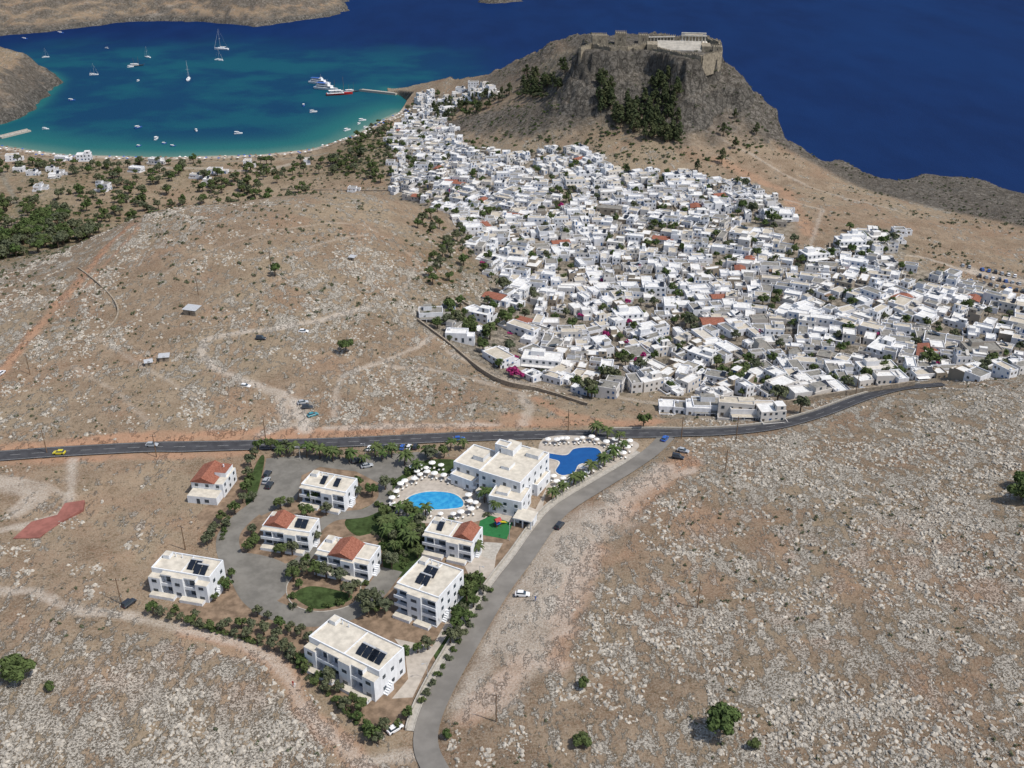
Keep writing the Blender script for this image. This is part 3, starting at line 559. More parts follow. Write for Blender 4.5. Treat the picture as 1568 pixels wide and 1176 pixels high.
# ------------------------------------------------------------------ town houses
def variant(seed):
    r=random.Random(seed);mb=MB();w=r.uniform(5.2,11.5);d=r.uniform(4.6,8);two=r.random()<.3;hh=r.uniform(4.6,5.6) if two else r.uniform(2.6,3.6);x0,x1,y0,y1=-w/2,w/2,-d/2,d/2
    def wins(x0,x1,y0,y1,zb,nf):
        for f in range(nf):
            for sd_ in 'flrb':
                a,b2=(x0,x1) if sd_ in 'fb' else (y0,y1);k=int((b2-a)/2.3)
                for i in range(k):
                    if r.random()<.25: continue
                    c=a+(i+.5)*(b2-a)/k+r.uniform(-.3,.3);door=(f==0 and r.random()<.35);ww=.5;z0=zb+f*2.6+(0.05 if door else .9);z1=zb+f*2.6+2.0;mm=r.choice([M_win,M_win,M_shut,M_door]) 
                    if sd_=='f': mb.box(c-ww,c+ww,y0-.05,y0-.002,z0,z1,mm)
                    if sd_=='b': mb.box(c-ww,c+ww,y1+.002,y1+.05,z0,z1,mm)
                    if sd_=='l': mb.box(x0-.05,x0-.002,c-ww,c+ww,z0,z1,mm)
                    if sd_=='r': mb.box(x1+.002,x1+.05,c-ww,c+ww,z0,z1,mm)
    mb.box(x0,x1,y0,y1,-3,hh,M_white,M_roof);wins(x0,x1,y0,y1,0,2 if two else 1)
    if seed in (104,):
        mb.gable(x0-.25,x1+.25,y0-.25,y1+.25,hh+.004,r.uniform(1.,1.5),M_tile,r.choice('xy'))
    else:
        parapet(mb,x0,x1,y0,y1,hh+.001,M_white,.25,r.uniform(.2,.7))
        if r.random()<.32:
            a=r.uniform(.3,.55);sx=r.choice([-1,1]);X0,X1=(x0+.3,x0+w*a) if sx<0 else (x1-w*a,x1-.3);Y0,Y1=(y0+.3,y0+d*.6) if r.random()<.5 else (y1-d*.6,y1-.3)
            mb.box(X0,X1,Y0,Y1,hh+.004,hh+2.3,M_white,M_roof);wins(X0,X1,Y0,Y1,hh,1)
        else:
            mb.box(x0+.8,x0+1.7,y1-1.9,y1-.9,hh+.004,hh+1.0,M_white)
        if r.random()<.3: solar(mb,x1-1.8,0,hh+.004,1)
    if r.random()<.6:
        aw=r.uniform(2.5,4.5);ad=d*r.uniform(.5,.9);ah=min(hh-.4,r.uniform(2.3,2.9));top2=M_tile if seed in(110,131) else M_roof;mb.box(x1+.002,x1+aw,y0+.15,y0+ad,-3,ah,M_white,top2);wins(x1+.1,x1+aw,y0+.15,y0+ad,0,1)
        parapet(mb,x1+.003,x1+aw,y0+.15,y0+ad,ah+.001,M_white,.22,.3)
    if r.random()<.65:
        q=r.uniform(2.2,4.2);mb.box(x0,x0+.25,y0-q,y0-.003,-3,1.6,M_white);mb.box(x0+.25,x1,y0-q,y0-q+.25,-3,1.6,M_white);mb.box(x1-.25,x1,y0-q+.25,y0-.003,-3,1.6,M_white)
        u_=r.random()
        if u_<.4:
            for i in range(5): mb.box(x0+.4+i*.8,x0+.6+i*.8,y0-q+.3,y0-.01,2.1,2.2,M_wood)
        elif u_<.6: mb.box(x0+.3,x0+w*.6,y0-q+.3,y0-.01,2.2,2.3,r.choice([M_shut,M_wood,M_canv]))
    return mb.mesh('white_house')
VAR=[variant(100+i) for i in range(56)]
pts=[]
g=8.5;bx0,by0=TOWN.min(0);bx1,by1=TOWN.max(0)
for i in range(int((bx1-bx0)/g)+2):
    for j in range(int((by1-by0)/g)+2):
        pts.append((bx0+i*g+(4.2 if j%2 else 0)+random.uniform(-2,2),by0+j*g+random.uniform(-2,2)))
pts=np.array(pts);dT=sd(pts[:,0],pts[:,1],TOWN);ang=(fbm(pts[:,0]/90,pts[:,1]/90,2,44)-.5)*2.6
holes=[(700,510,28,.7),(740,540,20,.6),(760,470,20,.65),(1010,300,12,.5),(1160,345,18,.85),(940,580,14,.75),(1340,380,10,.7),(1240,400,16,.9),(660,280,14,.5),(1050,500,8,.8),(1100,565,10,.7),(880,500,10,.6),(1220,375,10,.9),(1400,400,18,.75),(1000,470,8,.6),(1180,470,9,.6),(1300,520,10,.6),(830,400,8,.6),(900,350,8,.6),(1100,400,8,.6),(820,540,12,.6),(1450,500,9,.5)]
hg=G([(q[0],q[1]) for q in holes])
keep=dT>0
for q,gg in zip(holes,hg):
    dd=np.hypot(pts[:,0]-gg[0],pts[:,1]-gg[1]);keep&=~((dd<q[2])&(rng.random(len(pts))<q[3]))
gapn=fbm(pts[:,0]/16,pts[:,1]/16,3,47)
keep&=(rng.random(len(pts))<.95)&(gapn>.35)
bigs=[(1190,336,22,12,5.5,-.1),(1300,378,20,12,5,.05),(1345,372,16,10,5,.1),(1245,398,18,12,5,.3),(1310,372,12,9,6,0),(830,560,22,11,5,-.2),(1340,575,20,10,5,.1),(1090,630,20,9,4.5,-.03),(1150,636,22,9,4.5,-.03),(960,490,18,11,5,.2),(880,285,18,10,6,.1),(1500,545,20,11,5,0),(660,488,14,9,4.5,.1)]
Bg=G([(q[0],q[1]) for q in bigs])
for q in Bg: keep&=~(np.hypot(pts[:,0]-q[0],pts[:,1]-q[1])<11)
HP=pts[keep];HA=ang[keep];HZ=hmac(HP[:,0],HP[:,1]);GAPS=pts[(dT>0)&~keep]
for p,a,z in zip(HP,HA,HZ):
    s_=random.uniform(.8,1.12)*(1.35 if random.random()<.08 else 1);inst('white_house',random.choice(VAR),(p[0],p[1],z),a+random.choice([0,1,2,3])*math.pi/2+random.uniform(-.2,.2),(s_*random.uniform(.85,1.15),s_*random.uniform(.85,1.1),random.uniform(.85,1.15)))
for q,e in zip(bigs,Bg):
    w,d,hh=q[2]*.85,q[3]*.9,q[4];mb=MB();mb.box(-w/2,w/2,-d/2,d/2,-4,hh,M_white,M_roof);parapet(mb,-w/2,w/2,-d/2,d/2,hh+.001,M_white,.3,.5);windows(mb,-w/2,w/2,-d/2,d/2,0,2 if hh>4.6 else 1,2.5,'flrb',2.8)
    mb.box(w/2+.002,w/2+4,-d/2+.5,d/4,-4,hh-2,M_white,M_roof);mb.box(-w*.3,w*.05,0,d*.4,hh+.003,hh+2.3,M_white,M_roof)
    for i in range(4): mb.box(-w/2+.5+i*w/4,-w/2+.8+i*w/4,-d/2-2.3,-d/2-2,-3,2.5,M_white)
    mb.box(-w/2+.3,w/2-.5,-d/2-2.4,-d/2-.003,2.5,2.7,M_white,M_roof);mb.obj('large_white_house',tuple(e),q[5])
extra=[(60,290),(92,268),(78,262),(95,245),(318,278),(300,272),(330,265),(700,520),(1020,628),(1045,630),(1068,632),(1125,636),(1178,640),(1140,280),(1375,358),(130,245),(20,245),(160,290),(705,140),(725,133),(640,170),(540,292),(1355,410),(85,272),(30,262),(210,262),(240,250),(470,250),(380,255),(50,268)]
E=G(extra)
for e in E: inst('white_house',random.choice(VAR),(e[0],e[1],e[2]),random.uniform(-.3,.3),random.uniform(.9,1.25))
def hut(u,v,w,d,hh):
    e=G([(u,v)])[0];mb=MB();mb.box(-w/2,w/2,-d/2,d/2,-1,hh,M_stonew);mb.add([(-w/2-.4,-d/2-.4,hh+.1),(w/2+.4,-d/2-.4,hh+.1),(w/2+.4,d/2+.4,hh+.6),(-w/2-.4,d/2+.4,hh+.6),(-w/2-.4,-d/2-.4,hh+.002),(w/2+.4,-d/2-.4,hh+.002),(w/2+.4,d/2+.4,hh+.5),(-w/2-.4,d/2+.4,hh+.5)],[(0,1,2,3),(4,7,6,5),(0,4,5,1),(1,5,6,2),(2,6,7,3),(3,7,4,0)],M_metal)
    mb.box(-.5,.5,-d/2-.05,-d/2-.002,0,1.9,M_shut);mb.obj('stone_hut',tuple(e),random.uniform(-.4,.4))
hut(295,480,6.5,5,2.8);hut(540,398,3,2.5,1.8);hut(252,550,4,3,1.6);hut(228,558,3,2.2,1.4)
print('town',time.time()-T0,len(HP))
# ------------------------------------------------------------------ vegetation templates
def leaves(r,clumps,n,size):
    V=[];F=[]
    for (c,rad) in clumps:
        d=r.normal(size=(n,3));d/=np.linalg.norm(d,axis=1)[:,None];d[:,2]=np.where(d[:,2]<-.3,-d[:,2],d[:,2])
        P=np.array(c)+d*rad*r.uniform(.55,1.1,(n,1));a=np.cross(d,r.normal(size=(n,3)));a/=np.linalg.norm(a,axis=1)[:,None]+1e-9
        b2=np.cross(a,d+r.normal(size=(n,3))*.5);b2/=np.linalg.norm(b2,axis=1)[:,None]+1e-9;s_=size*r.uniform(.6,1.3,(n,1))
        q=np.stack([P-a*s_-b2*s_*.6,P+a*s_-b2*s_*.6,P+a*s_+b2*s_*.6,P-a*s_+b2*s_*.6],1);base=sum(len(v) for v in V);V.append(q.reshape(-1,3));F.append(np.arange(n*4).reshape(n,4)+base)
    return np.vstack(V),np.vstack(F)
def addleaf(mb,VF,mat): 
    mb.add([tuple(p) for p in VF[0]],[tuple(f) for f in VF[1]],mat)
def tree(kind,seed,n=26,mat=None,ls=.24):
    r=np.random.default_rng(seed);mb=MB()
    if kind=='round':
        cl=[]
        for i in range(16):
            d=r.normal(size=3);d/=np.linalg.norm(d);q=r.uniform(.4,1)**.6;cl.append(((d[0]*1.45*q,d[1]*1.45*q,2.3+abs(d[2])*1.2*q*(.8)+d[2]*.4),r.uniform(.5,.85)))
        mb.cyl((0,0,-.3),(.1,0,1.9),.2,.12,M_bark,7)
        for c,_ in cl[:5]: mb.cyl((.1,0,1.5),c,.09,.03,M_bark,5)
        addleaf(mb,leaves(r,cl,n,ls),mat or (M_leaf if seed%2 else M_olive))
    if kind=='pine':
        mb.cyl((0,0,-.5),(0,0,6),.22,.08,M_bark,7);cl=[]
        for i in range(14):
            t=i/13;rr=(1-t)*1.9+.35;a=r.uniform(0,6.28);q=r.uniform(.3,.9);cl.append(((math.cos(a)*rr*q,math.sin(a)*rr*q,2+t*4),r.uniform(.7,1.0)*(1.15-.5*t)))
            mb.cyl((0,0,1.6+t*4.0),cl[-1][0],.07,.03,M_bark,4)
        addleaf(mb,leaves(r,cl,n,.28),M_pine)
    if kind=='shrub':
        cl=[((r.uniform(-.7,.7),r.uniform(-.7,.7),r.uniform(.25,.7)),r.uniform(.35,.6)) for i in range(7)]
        for c,_ in cl[:4]: mb.cyl((0,0,-.1),c,.05,.02,M_bark,4)
        addleaf(mb,leaves(r,cl,n,.17),mat or (M_olive if seed%2 else M_leaf))
    if kind=='palm':
        pr=Vector((0,0,-.3))
        for i in range(6):
            q=Vector((.05*i,.02*i*i*.3,.6+i*.6));mb.cyl(pr,q,.2-.012*i,.19-.012*i,M_bark,7);pr=q
        for i in range(22):
            a=i*2.39996+r.uniform(-.2,.2);el=r.uniform(-.1,1.1);L=2.3;V=[];F=[];k=6
            for j in range(k+1):
                t=j/k;rr=L*t*math.cos(el*(1-.3*t));z=pr.z+L*t*math.sin(el)-1.5*t*t;wd=.38*math.sin(math.pi*min(.97,t*.85+.12))
                cx,cy=math.cos(a)*rr,math.sin(a)*rr;nx_,ny_=-math.sin(a)*wd,math.cos(a)*wd
                V+=[(pr.x+cx+nx_,pr.y+cy+ny_,z-.18),(pr.x+cx,pr.y+cy,z),(pr.x+cx-nx_,pr.y+cy-ny_,z-.18)]
            for j in range(k): 
                b2=j*3;F+=[(b2,b2+1,b2+4,b2+3),(b2+1,b2+2,b2+5,b2+4)]
            mb.add(V,F,M_leaf)
    return mb.mesh({'round':'tree','pine':'pine_tree','shrub':'shrub','palm':'palm_tree'}[kind])
TR={'round':[tree('round',i) for i in range(6)],'pine':[tree('pine',20+i) for i in range(4)],'shrub':[tree('shrub',40+i) for i in range(5)],'palm':[tree('palm',80+i) for i in range(3)]}
BOUG=[tree('shrub',44,40,M_mag)]
NM={'round':'tree','pine':'pine_tree','shrub':'shrub','palm':'palm_tree'}
def plant(uvs,kind,smin,smax,parent=None,names=None):
    for e in G(uvs): inst(names or NM[kind],random.choice(TR[kind]),(e[0],e[1],e[2]-.05),random.uniform(0,6.28),random.uniform(smin,smax),parent)
BIG=[tree('round',101,130,M_leaf,.15),tree('round',103,130,M_leaf,.15)]
for u,v,s_ in [(35,1022,2.7),(1110,1108,2.6),(890,1137,1.35),(893,1047,1.),(1562,750,2.7),(78,1052,.9),(1153,1138,.95),(685,1125,.8),(1565,735,1.9)]:
    e=G([(u,v+12*s_/2)])[0];inst('tree',random.choice(BIG),(e[0],e[1],e[2]-.9*s_),random.uniform(0,6),s_)
plant([(380,735),(385,715),(392,700),(378,755),(388,768),(372,770),(340,800),(325,828),(318,835),(345,808),(360,788),(415,688),(428,690),(440,694),(480,693),(500,700),(520,703),(535,708),(396,690),(384,745),(330,815)],'round',.9,1.4)
plant([(600,790),(630,795),(645,810),(640,830),(600,830),(590,795),(612,845),(570,760),(550,745),(548,760),(590,750),(470,795),(480,770),(445,775),(500,790),(430,780),(385,820),(390,838),(380,845),(432,852),(448,850),(485,830),(475,815),(450,890),(458,902),(470,880),(485,884),(500,885),(448,880),(535,915),(545,905),(520,893),(560,930),(575,925),(590,940),(555,880),(590,860),(640,855),(600,870),(575,940),(565,945)],'round',.9,1.6)
plant([(722,905),(735,895),(715,920),(740,910),(725,930),(710,940),(715,955),(700,965),(705,980),(690,985),(730,890),(700,950),(740,700),(680,700),(660,705)],'round',.9,1.5)
plant([(610,790),(625,782),(600,810),(635,805),(588,812),(620,830),(652,790),(615,815),(628,820),(605,845),(632,840),(640,795),(595,825),(430,700),(470,700),(450,698),(490,702),(510,706),(540,708),(560,712),(585,705),(575,700),(600,700),(620,712),(640,722),(655,700),(690,690),(710,688),(845,765),(862,755),(878,745),(760,785),(728,850),(742,770),(930,672),(948,678),(955,690),(940,705),(905,725),(925,715),(890,740),(912,668)],'palm',1.,1.5)
rowp=[(235,940),(248,945),(262,950),(278,952),(292,957),(308,962),(322,966),(340,968),(360,975),(380,978),(400,985),(420,995),(438,1000),(470,1030),(482,1050),(500,1060),(515,1078),(530,1090),(548,1105),(562,1118),(395,945),(410,950),(430,962),(445,970),(460,975),(340,900),(350,905),(330,920),(355,885),(620,1010),(640,1000),(655,995),(625,1100),(610,1115),(450,1012),(462,1020),(490,1040),(540,1075),(570,1135),(580,1140),(370,962),(385,965),(350,958),(405,972),(425,980),(475,985),(300,948),(270,942),(505,1045),(520,1060),(552,1090),(590,1120)]
plant(rowp,'round',.7,1.3)
plant([(448,915),(475,935),(500,930),(520,925),(450,930),(425,842),(470,860),(495,875),(560,895),(650,880),(690,800),(745,790),(755,745),(600,760),(606,740),(625,725),(580,775)],'shrub',1.2,2)
gx_=[(random.uniform(560,740),random.uniform(770,900)) for _ in range(90)]
gx_=[p for p in gx_ if ((p[0]-612)/45)**2+((p[1]-822)/50)**2<1]
plant(gx_,'shrub',.8,1.4)
hp=[(300+i*9,958+i*2.6) for i in range(12)]+[(380+i*3,700) for i in range(4)]+[(350-i*2,795+i*6) for i in range(6)]+[(560+i*8,690-i*.4) for i in range(14)]+[(750-i*8,905+i*13) for i in range(14)]+[(440+i*9,1005+i*8.5) for i in range(16)]
plant(hp,'shrub',.8,1.4)
TT=[tree('round',201+2*i,30,M_leaf,.22) for i in range(3)]
tt=np.column_stack([rng.uniform(bx0,bx1,520),rng.uniform(by0,by1,520)]);tt=tt[sd(tt[:,0],tt[:,1],TOWN)>-3]
gsel=GAPS[rng.random(len(GAPS))<.55];tt=np.vstack([tt,gsel]);tz=hmac(tt[:,0],tt[:,1])
for p,z in zip(tt,tz): s_=random.uniform(.8,1.8);inst('tree',random.choice(TT+TR['round'][:3]),(p[0],p[1],z-.4*s_),random.uniform(0,6),s_)
plant([(1057,505),(1130,583),(1157,570),(930,585),(940,590),(925,580),(1150,330),(1135,325),(1180,345),(1300,355),(1365,375),(1215,375),(1140,290),(1130,285),(700,505),(720,515),(690,480),(705,470),(740,540),(750,520),(775,500),(770,450),(980,570),(1190,620),(1225,632),(985,655),(900,607),(1420,565),(1060,512),(1050,500),(1125,590),(1140,575),(1350,380)],'round',1.6,2.6)
bg_=G([(790,577),(784,573),(797,580),(822,560),(815,555),(690,298),(700,300),(928,517),(860,320)]+[(random.uniform(720,1450),random.uniform(400,570)) for _ in range(26)])
for i,e in enumerate(bg_): inst('bougainvillea_shrub',BOUG[0],(e[0],e[1],e[2]+(1.2 if i<9 else 1.8)),random.uniform(0,6),random.uniform(1.8,3) if i<9 else random.uniform(1.,1.9))
plant([(422,423),(530,541),(648,345),(660,335),(670,325),(700,370),(640,350),(675,410),(688,430),(710,408),(690,395)],'round',1.4,2.2)
def grove(name,polypx,z,n_,kinds,smin,smax,dens=.45,sc=40,seed=3):
    P=poly(polypx,z);q=rng.uniform(P.min(0),P.max(0),(n_*6,2));q=q[inside(q[:,0],q[:,1],P)];q=q[fbm(q[:,0]/sc,q[:,1]/sc,3,seed)>dens][:n_]
    z_=hmac(q[:,0],q[:,1]);e=link(bpy.data.objects.new(name,None))
    for p,zz in zip(q,z_):
        if zz<1: continue
        k=random.choice(kinds);inst('crown',random.choice(TR[k]),(p[0],p[1],zz-.2),random.uniform(0,6.28),random.uniform(smin,smax),e)
grove('valley_grove',[(-150,240),(0,245),(560,243),(590,290),(500,300),(180,345),(100,400),(-100,440)],7,820,['round','round','round','shrub','shrub','round'],.9,2.3,.45,25)
grove('dense_valley_trees',[(-150,330),(0,320),(165,325),(170,345),(90,400),(-100,430)],9,340,['round','round','round','shrub'],1.4,2.7,.40,22)
grove('pine_wood',[(905,125),(1000,122),(1060,155),(1072,200),(1040,222),(985,215),(940,190),(890,190)],None,115,['pine'],1.5,2.3,.42,16)
grove('slope_trees',[(800,112),(868,105),(860,145),(800,152)],None,60,['pine','round'],1.2,2.0,.3,20)
grove('shore_trees',[(662,170),(690,155),(790,140),(800,152),(700,185),(670,195)],None,70,['round','pine'],1.2,2.0,.3,20)
grove('gully_trees',[(560,195),(600,185),(600,260),(600,285),(530,270),(510,250),(540,210)],None,330,['shrub','round','shrub','shrub'],1.,1.8,.25,20)
grove('hill_edge_trees',[(640,330),(700,350),(740,420),(720,470),(660,460),(650,400)],None,60,['shrub','shrub','round'],1.,1.7,.45,14)
grove('cliff_foot_scrub',[(800,160),(900,150),(1060,160),(1180,190),(1150,260),(950,250),(780,225),(700,215),(740,180)],None,260,['shrub'],.9,1.9,.46,16)
plant([(1107,208),(1158,207),(1125,183),(1000,160),(1125,228),(1105,250),(960,268),(1068,262)],'pine',1.4,1.9)
def merged(tmplV,tmplF,pos,rot,sc):
    k=len(tmplV);n_=len(pos);c,s_=np.cos(rot),np.sin(rot);out=np.empty((n_,k,3),np.float32)
    out[...,0]=(tmplV[None,:,0]*c[:,None]-tmplV[None,:,1]*s_[:,None])*sc[:,None]+pos[:,0:1]
    out[...,1]=(tmplV[None,:,0]*s_[:,None]+tmplV[None,:,1]*c[:,None])*sc[:,None]+pos[:,1:2]
    out[...,2]=tmplV[None,:,2]*sc[:,None]+pos[:,2:3]
    F=(tmplF[None]+(np.arange(n_)*k)[:,None,None]).reshape(-1,tmplF.shape[1]);return out.reshape(-1,3),F
r_=np.random.default_rng(5)
q=np.vstack([rng.uniform([-420,430],[380,1130],(28000,2)),rng.uniform([-230,160],[330,430],(10000,2))]);q=q[(q[:,1]>300)|(np.abs(q[:,0])<260)]
z_=hfull(q[:,0],q[:,1]);ok=(z_>3)&(sd(q[:,0],q[:,1],TOWN)<-2)&(sd(q[:,0],q[:,1],HOTEL)<-4)&(seg_dist(q[:,0],q[:,1],MAIN,False)>7)&(seg_dist(q[:,0],q[:,1],SIDE,False)>6)&(fbm(q[:,0]/30,q[:,1]/30,3,12)>.46)
zz_=zones(q[:,0],q[:,1]);ok&=(zz_['dirt']<.2)&(rng.random(len(q))<np.where(q[:,1]<640,.36,.5));q=q[ok];z_=z_[ok]
Vs=[];Fs=[];b0=0
for i in range(3):
    tv,tf=leaves(r_,[((r_.uniform(-.5,.5),r_.uniform(-.5,.5),.3),.45) for _ in range(3)],10,.22);sel=np.arange(i,len(q),3)
    v_,f_=merged(tv,tf,np.column_stack([q[sel],z_[sel]]),rng.uniform(0,6,len(sel)),np.where(q[sel,1]<430,.6,1.)*rng.uniform(.5,1.7,len(sel)));Vs.append(v_);Fs.append(f_+b0);b0+=len(v_)
npmesh('hillside_scrub',np.vstack(Vs),np.vstack(Fs),[M_olive])
def ico(r):
    p=(1+5**.5)/2;v=np.array([(-1,p,0),(1,p,0),(-1,-p,0),(1,-p,0),(0,-1,p),(0,1,p),(0,-1,-p),(0,1,-p),(p,0,-1),(p,0,1),(-p,0,-1),(-p,0,1)],float)/1.9
    f=np.array([(0,11,5),(0,5,1),(0,1,7),(0,7,10),(0,10,11),(1,5,9),(5,11,4),(11,10,2),(10,7,6),(7,1,8),(3,9,4),(3,4,2),(3,2,6),(3,6,8),(3,8,9),(4,9,5),(2,4,11),(6,2,10),(8,6,7),(9,8,1)])
    return v*r.uniform(.6,1.3,(12,1))*np.array([1,.7,.55]),f
N=260000;q=np.column_stack([rng.uniform(-360,320,N),150+450*rng.random(N)**1.15]);q=q[np.abs(q[:,0])<q[:,1]*.62+25]
st=np.concatenate([stonef(q[i:i+40000,0],q[i:i+40000,1]) for i in range(0,len(q),40000)])
xr=q[:,0]*.88+q[:,1]*.47;yr=-q[:,0]*.47+q[:,1]*.88
dn=fbm(xr/3.2,yr/7,3,55)*.58+fbm(q[:,0]/26,q[:,1]/26,3,56)*.42
ok=(dn>.715-.24*st)&(st>.28);q=q[ok]
ok=(sd(q[:,0],q[:,1],HOTEL)<-4)&(seg_dist(q[:,0],q[:,1],MAIN,False)>6)&(seg_dist(q[:,0],q[:,1],SIDE,False)>5)&(sd(q[:,0],q[:,1],TOWN)<0);q=q[ok]
zz_=zones(q[:,0],q[:,1]);q=q[(zz_['dirt']+zz_['orange']*.8<.25)|(rng.random(len(q))<.06)]
z_=hfull(q[:,0],q[:,1]);Vs=[];Fs=[];b0=0
for i in range(7):
    tv,tf=ico(r_);sel=np.arange(i,len(q),7);v_,f_=merged(tv,tf,np.column_stack([q[sel],z_[sel]]),rng.uniform(0,6,len(sel)),.28+.8*rng.random(len(sel))**2.4);Vs.append(v_);Fs.append(f_+b0);b0+=len(v_)
npmesh('limestone_rocks',np.vstack(Vs),np.vstack(Fs),[M_limes]);print('rocks',len(q),time.time()-T0)
# ------------------------------------------------------------------ acropolis ruins
def ruin_wall(name,P,hh,t=2.2,cren=True,mat=M_fort,seed=0):
    r=random.Random(seed);P=[U(a,b2,z) for a,b2,z in P];mb=MB()
    for i in range(len(P)-1):
        a=Vector(P[i]);b2=Vector(P[i+1]);L=(b2-a).length;mb.T=Matrix.Translation((a.x,a.y,0))@Matrix.Rotation(math.atan2(b2.y-a.y,b2.x-a.x),4,'Z');x_=0
        top=hh*r.uniform(.85,1.1)+104
        while x_<L:
            w=min(r.uniform(3,6),L-x_);zt=top+r.uniform(-.8,.8);mb.box(x_,x_+w,-t/2,t/2,90,zt,mat)
            if cren:
                k=x_+.3
                while k<x_+w-1: mb.box(k,k+.9,-t/2+.05,-t/2+.7,zt+.003,zt+1.1,mat);k+=1.8
            x_+=w+.002
    mb.T=None;mb.obj(name)
ruin_wall('fortress_wall',[(888,76,107),(905,68,108),(935,72,108),(960,72,108),(1000,68,108)],5,seed=1)
ruin_wall('fortress_wall',[(1000,76,106),(1040,84,106),(1075,88,106),(1104,84,104),(1102,66,106)],3.5,seed=2)
ruin_wall('fortress_wall',[(1102,66,106),(1075,55,108),(1000,50,110)],4,seed=3)
def tower(u,v,w,d,hh,name='fortress_tower'):
    x_,y_=U(u,v,107);z=104;mb=MB();mb.box(-w/2,w/2,-d/2,d/2,-14,hh,M_fort)
    k=-w/2
    while k<w/2-.8: mb.box(k,k+.9,-d/2,-d/2+.6,hh+.003,hh+1.2,M_fort);mb.box(k,k+.9,d/2-.6,d/2,hh+.003,hh+1.2,M_fort);k+=1.8
    mb.box(-.6,.6,-d/2-.05,-d/2-.002,hh*.4,hh*.4+2.4,M_shut);mb.obj(name,(x_,y_,z),random.uniform(-.2,.2))
tower(918,66,14,10,10);tower(950,64,10,9,11);tower(985,62,9,8,8);tower(1098,76,8,8,6)
x_,y_=U(1062,62,110);mb=MB()
for i in range(4): mb.box(-13+i*.5,13-i*.5,-8+i*.5,8-i*.5,i*.6-(8 if i==0 else 0)+.001*i,(i+1)*.6,M_marble)
mb.box(-8,8,-4.5,4.5,2.401,8.4,M_fort)
for i in range(8):
    for sy in (-6.3,6.3): mb.cyl((-10+i*20/7,sy,2.4),(-10+i*20/7,sy,8),.5,.42,M_marble,10)
mb.box(-11,11,-7,-5.6,8.002,9.2,M_marble);mb.box(-11,11,5.6,7,8.002,9.2,M_marble);mb.obj('temple',(x_,y_,106.5),-.15)
x_,y_=U(1040,72,107);mb=MB()
for i in range(14): mb.box(-19,19,-10+i*1.2,-10+(i+1)*1.2-.001,-8,.8+i*.38,M_marble)
mb.box(-28,-19.2,-9,9,-8,4.6,M_fort);mb.box(19.2,27,-9,9,-8,4.0,M_fort);mb.obj('monumental_stairs',(x_,y_,105.5),-.12)
x_,y_=U(1010,58,109);mb=MB();mb.box(-13,13,-3,3,-8,4.2,M_fort)
for i in range(9): mb.cyl((-12+i*3,-3.8,-2),(-12+i*3,-3.8,4.6),.42,.38,M_marble,8)
mb.box(-13,13,-4.4,-3.2,4.6,5.4,M_marble);mb.obj('stoa_ruin',(x_,y_,105.5),.1)
# ------------------------------------------------------------------ vehicles
def car(mat,kind=0):
    mb=MB();st=[(-2.1,.35,.72,.80),(-2.0,.28,.88,.84),(-1.2,.25,.95,.86),(.8,.25,.93,.86),(1.7,.27,.80,.84),(2.08,.34,.62,.76)]
    mb.loft([[(x_,-w,z0),(x_,-w,z1-.12),(x_,-w+.12,z1),(x_,w-.12,z1),(x_,w,z1-.12),(x_,w,z0)] for x_,z0,z1,w in st],mat)
    b0,b1,t0,t1,ht=(-1.75,1.0,-1.35,.25,1.45) if kind==0 else (-2.0,1.1,-1.9,.45,1.75)
    mb.loft([[(b0,-.78,.9),(b1,-.78,.88),(b1,.78,.88),(b0,.78,.9)],[(t0,-.62,ht-.06),(t1,-.62,ht-.06),(t1,.62,ht-.06),(t0,.62,ht-.06)]],M_win)
    mb.box(t0-.03,t1+.03,-.64,.64,ht-.055,ht,mat)
    for sx in (-1.3,1.3):
        for sy in (-.86,.68): mb.cyl((sx,sy,.33),(sx,sy+.18,.33),.33,.33,M_tire,12)
    mb.box(2.03,2.1,-.65,-.4,.52,.66,M_canv);mb.box(2.03,2.1,.4,.65,.52,.66,M_canv);mb.box(-2.13,-2.08,-.7,-.45,.6,.75,M_red);mb.box(-2.13,-2.08,.45,.7,.6,.75,M_red)
    return mb.mesh('parked_car')
CARS={'w':car(M_wcar),'g':car(M_gcar),'d':car(M_dcar,1),'b':car(M_blue),'y':car(M_yel),'t':car(M_teal),'r':car(M_red)}
cl=[(91,695,180,'y','taxi_car'),(233,683,0,'g','car'),(703,674,5,'b','car'),(800,912,-5,'w','car'),(198,926,60,'d','parked_car'),(376,593,-8,'w','parked_car'),(471,625,10,'d','parked_car'),(479,637,35,'t','parked_car'),(464,618,20,'g','parked_car'),
 (1046,692,-25,'g','parked_car'),(1038,702,-20,'d','parked_car'),(857,806,60,'d','car'),(1018,673,60,'b','car'),(2,573,80,'w','parked_car'),(408,738,80,'g','parked_car'),(410,728,80,'d','parked_car'),(413,745,80,'d','parked_car'),(562,715,20,'g','parked_car'),(548,708,20,'d','parked_car'),
 (1385,520,10,'g','parked_car'),(605,1118,40,'w','parked_car'),(400,520,0,'d','parked_car'),(465,509,0,'w','parked_car'),(1150,628,10,'w','parked_car'),(1320,598,25,'g','parked_car')]
E=G([(c[0],c[1]) for c in cl])
for c,e in zip(cl,E): inst(c[4],CARS[c[3]],(e[0],e[1],(Z0+.06 if abs(e[2]-Z0)<.3 else e[2]+.08)),math.radians(c[2]),1.1)
lot=[(1474+i*10+j*6,408+j*12+i*2) for i in range(9) for j in range(3) if random.random()<.8]
for e in G(lot): inst('parked_car',CARS[random.choice('wgdbdg')],(e[0],e[1],e[2]+.1),math.radians(random.uniform(60,80)),1.1)
for i,e in enumerate(G([(566+i*10,688-i*.3) for i in range(8)])): inst('parked_car',CARS['wgdwgbwd'[i]],(e[0],e[1],Z0+.06),math.radians(82),.95)
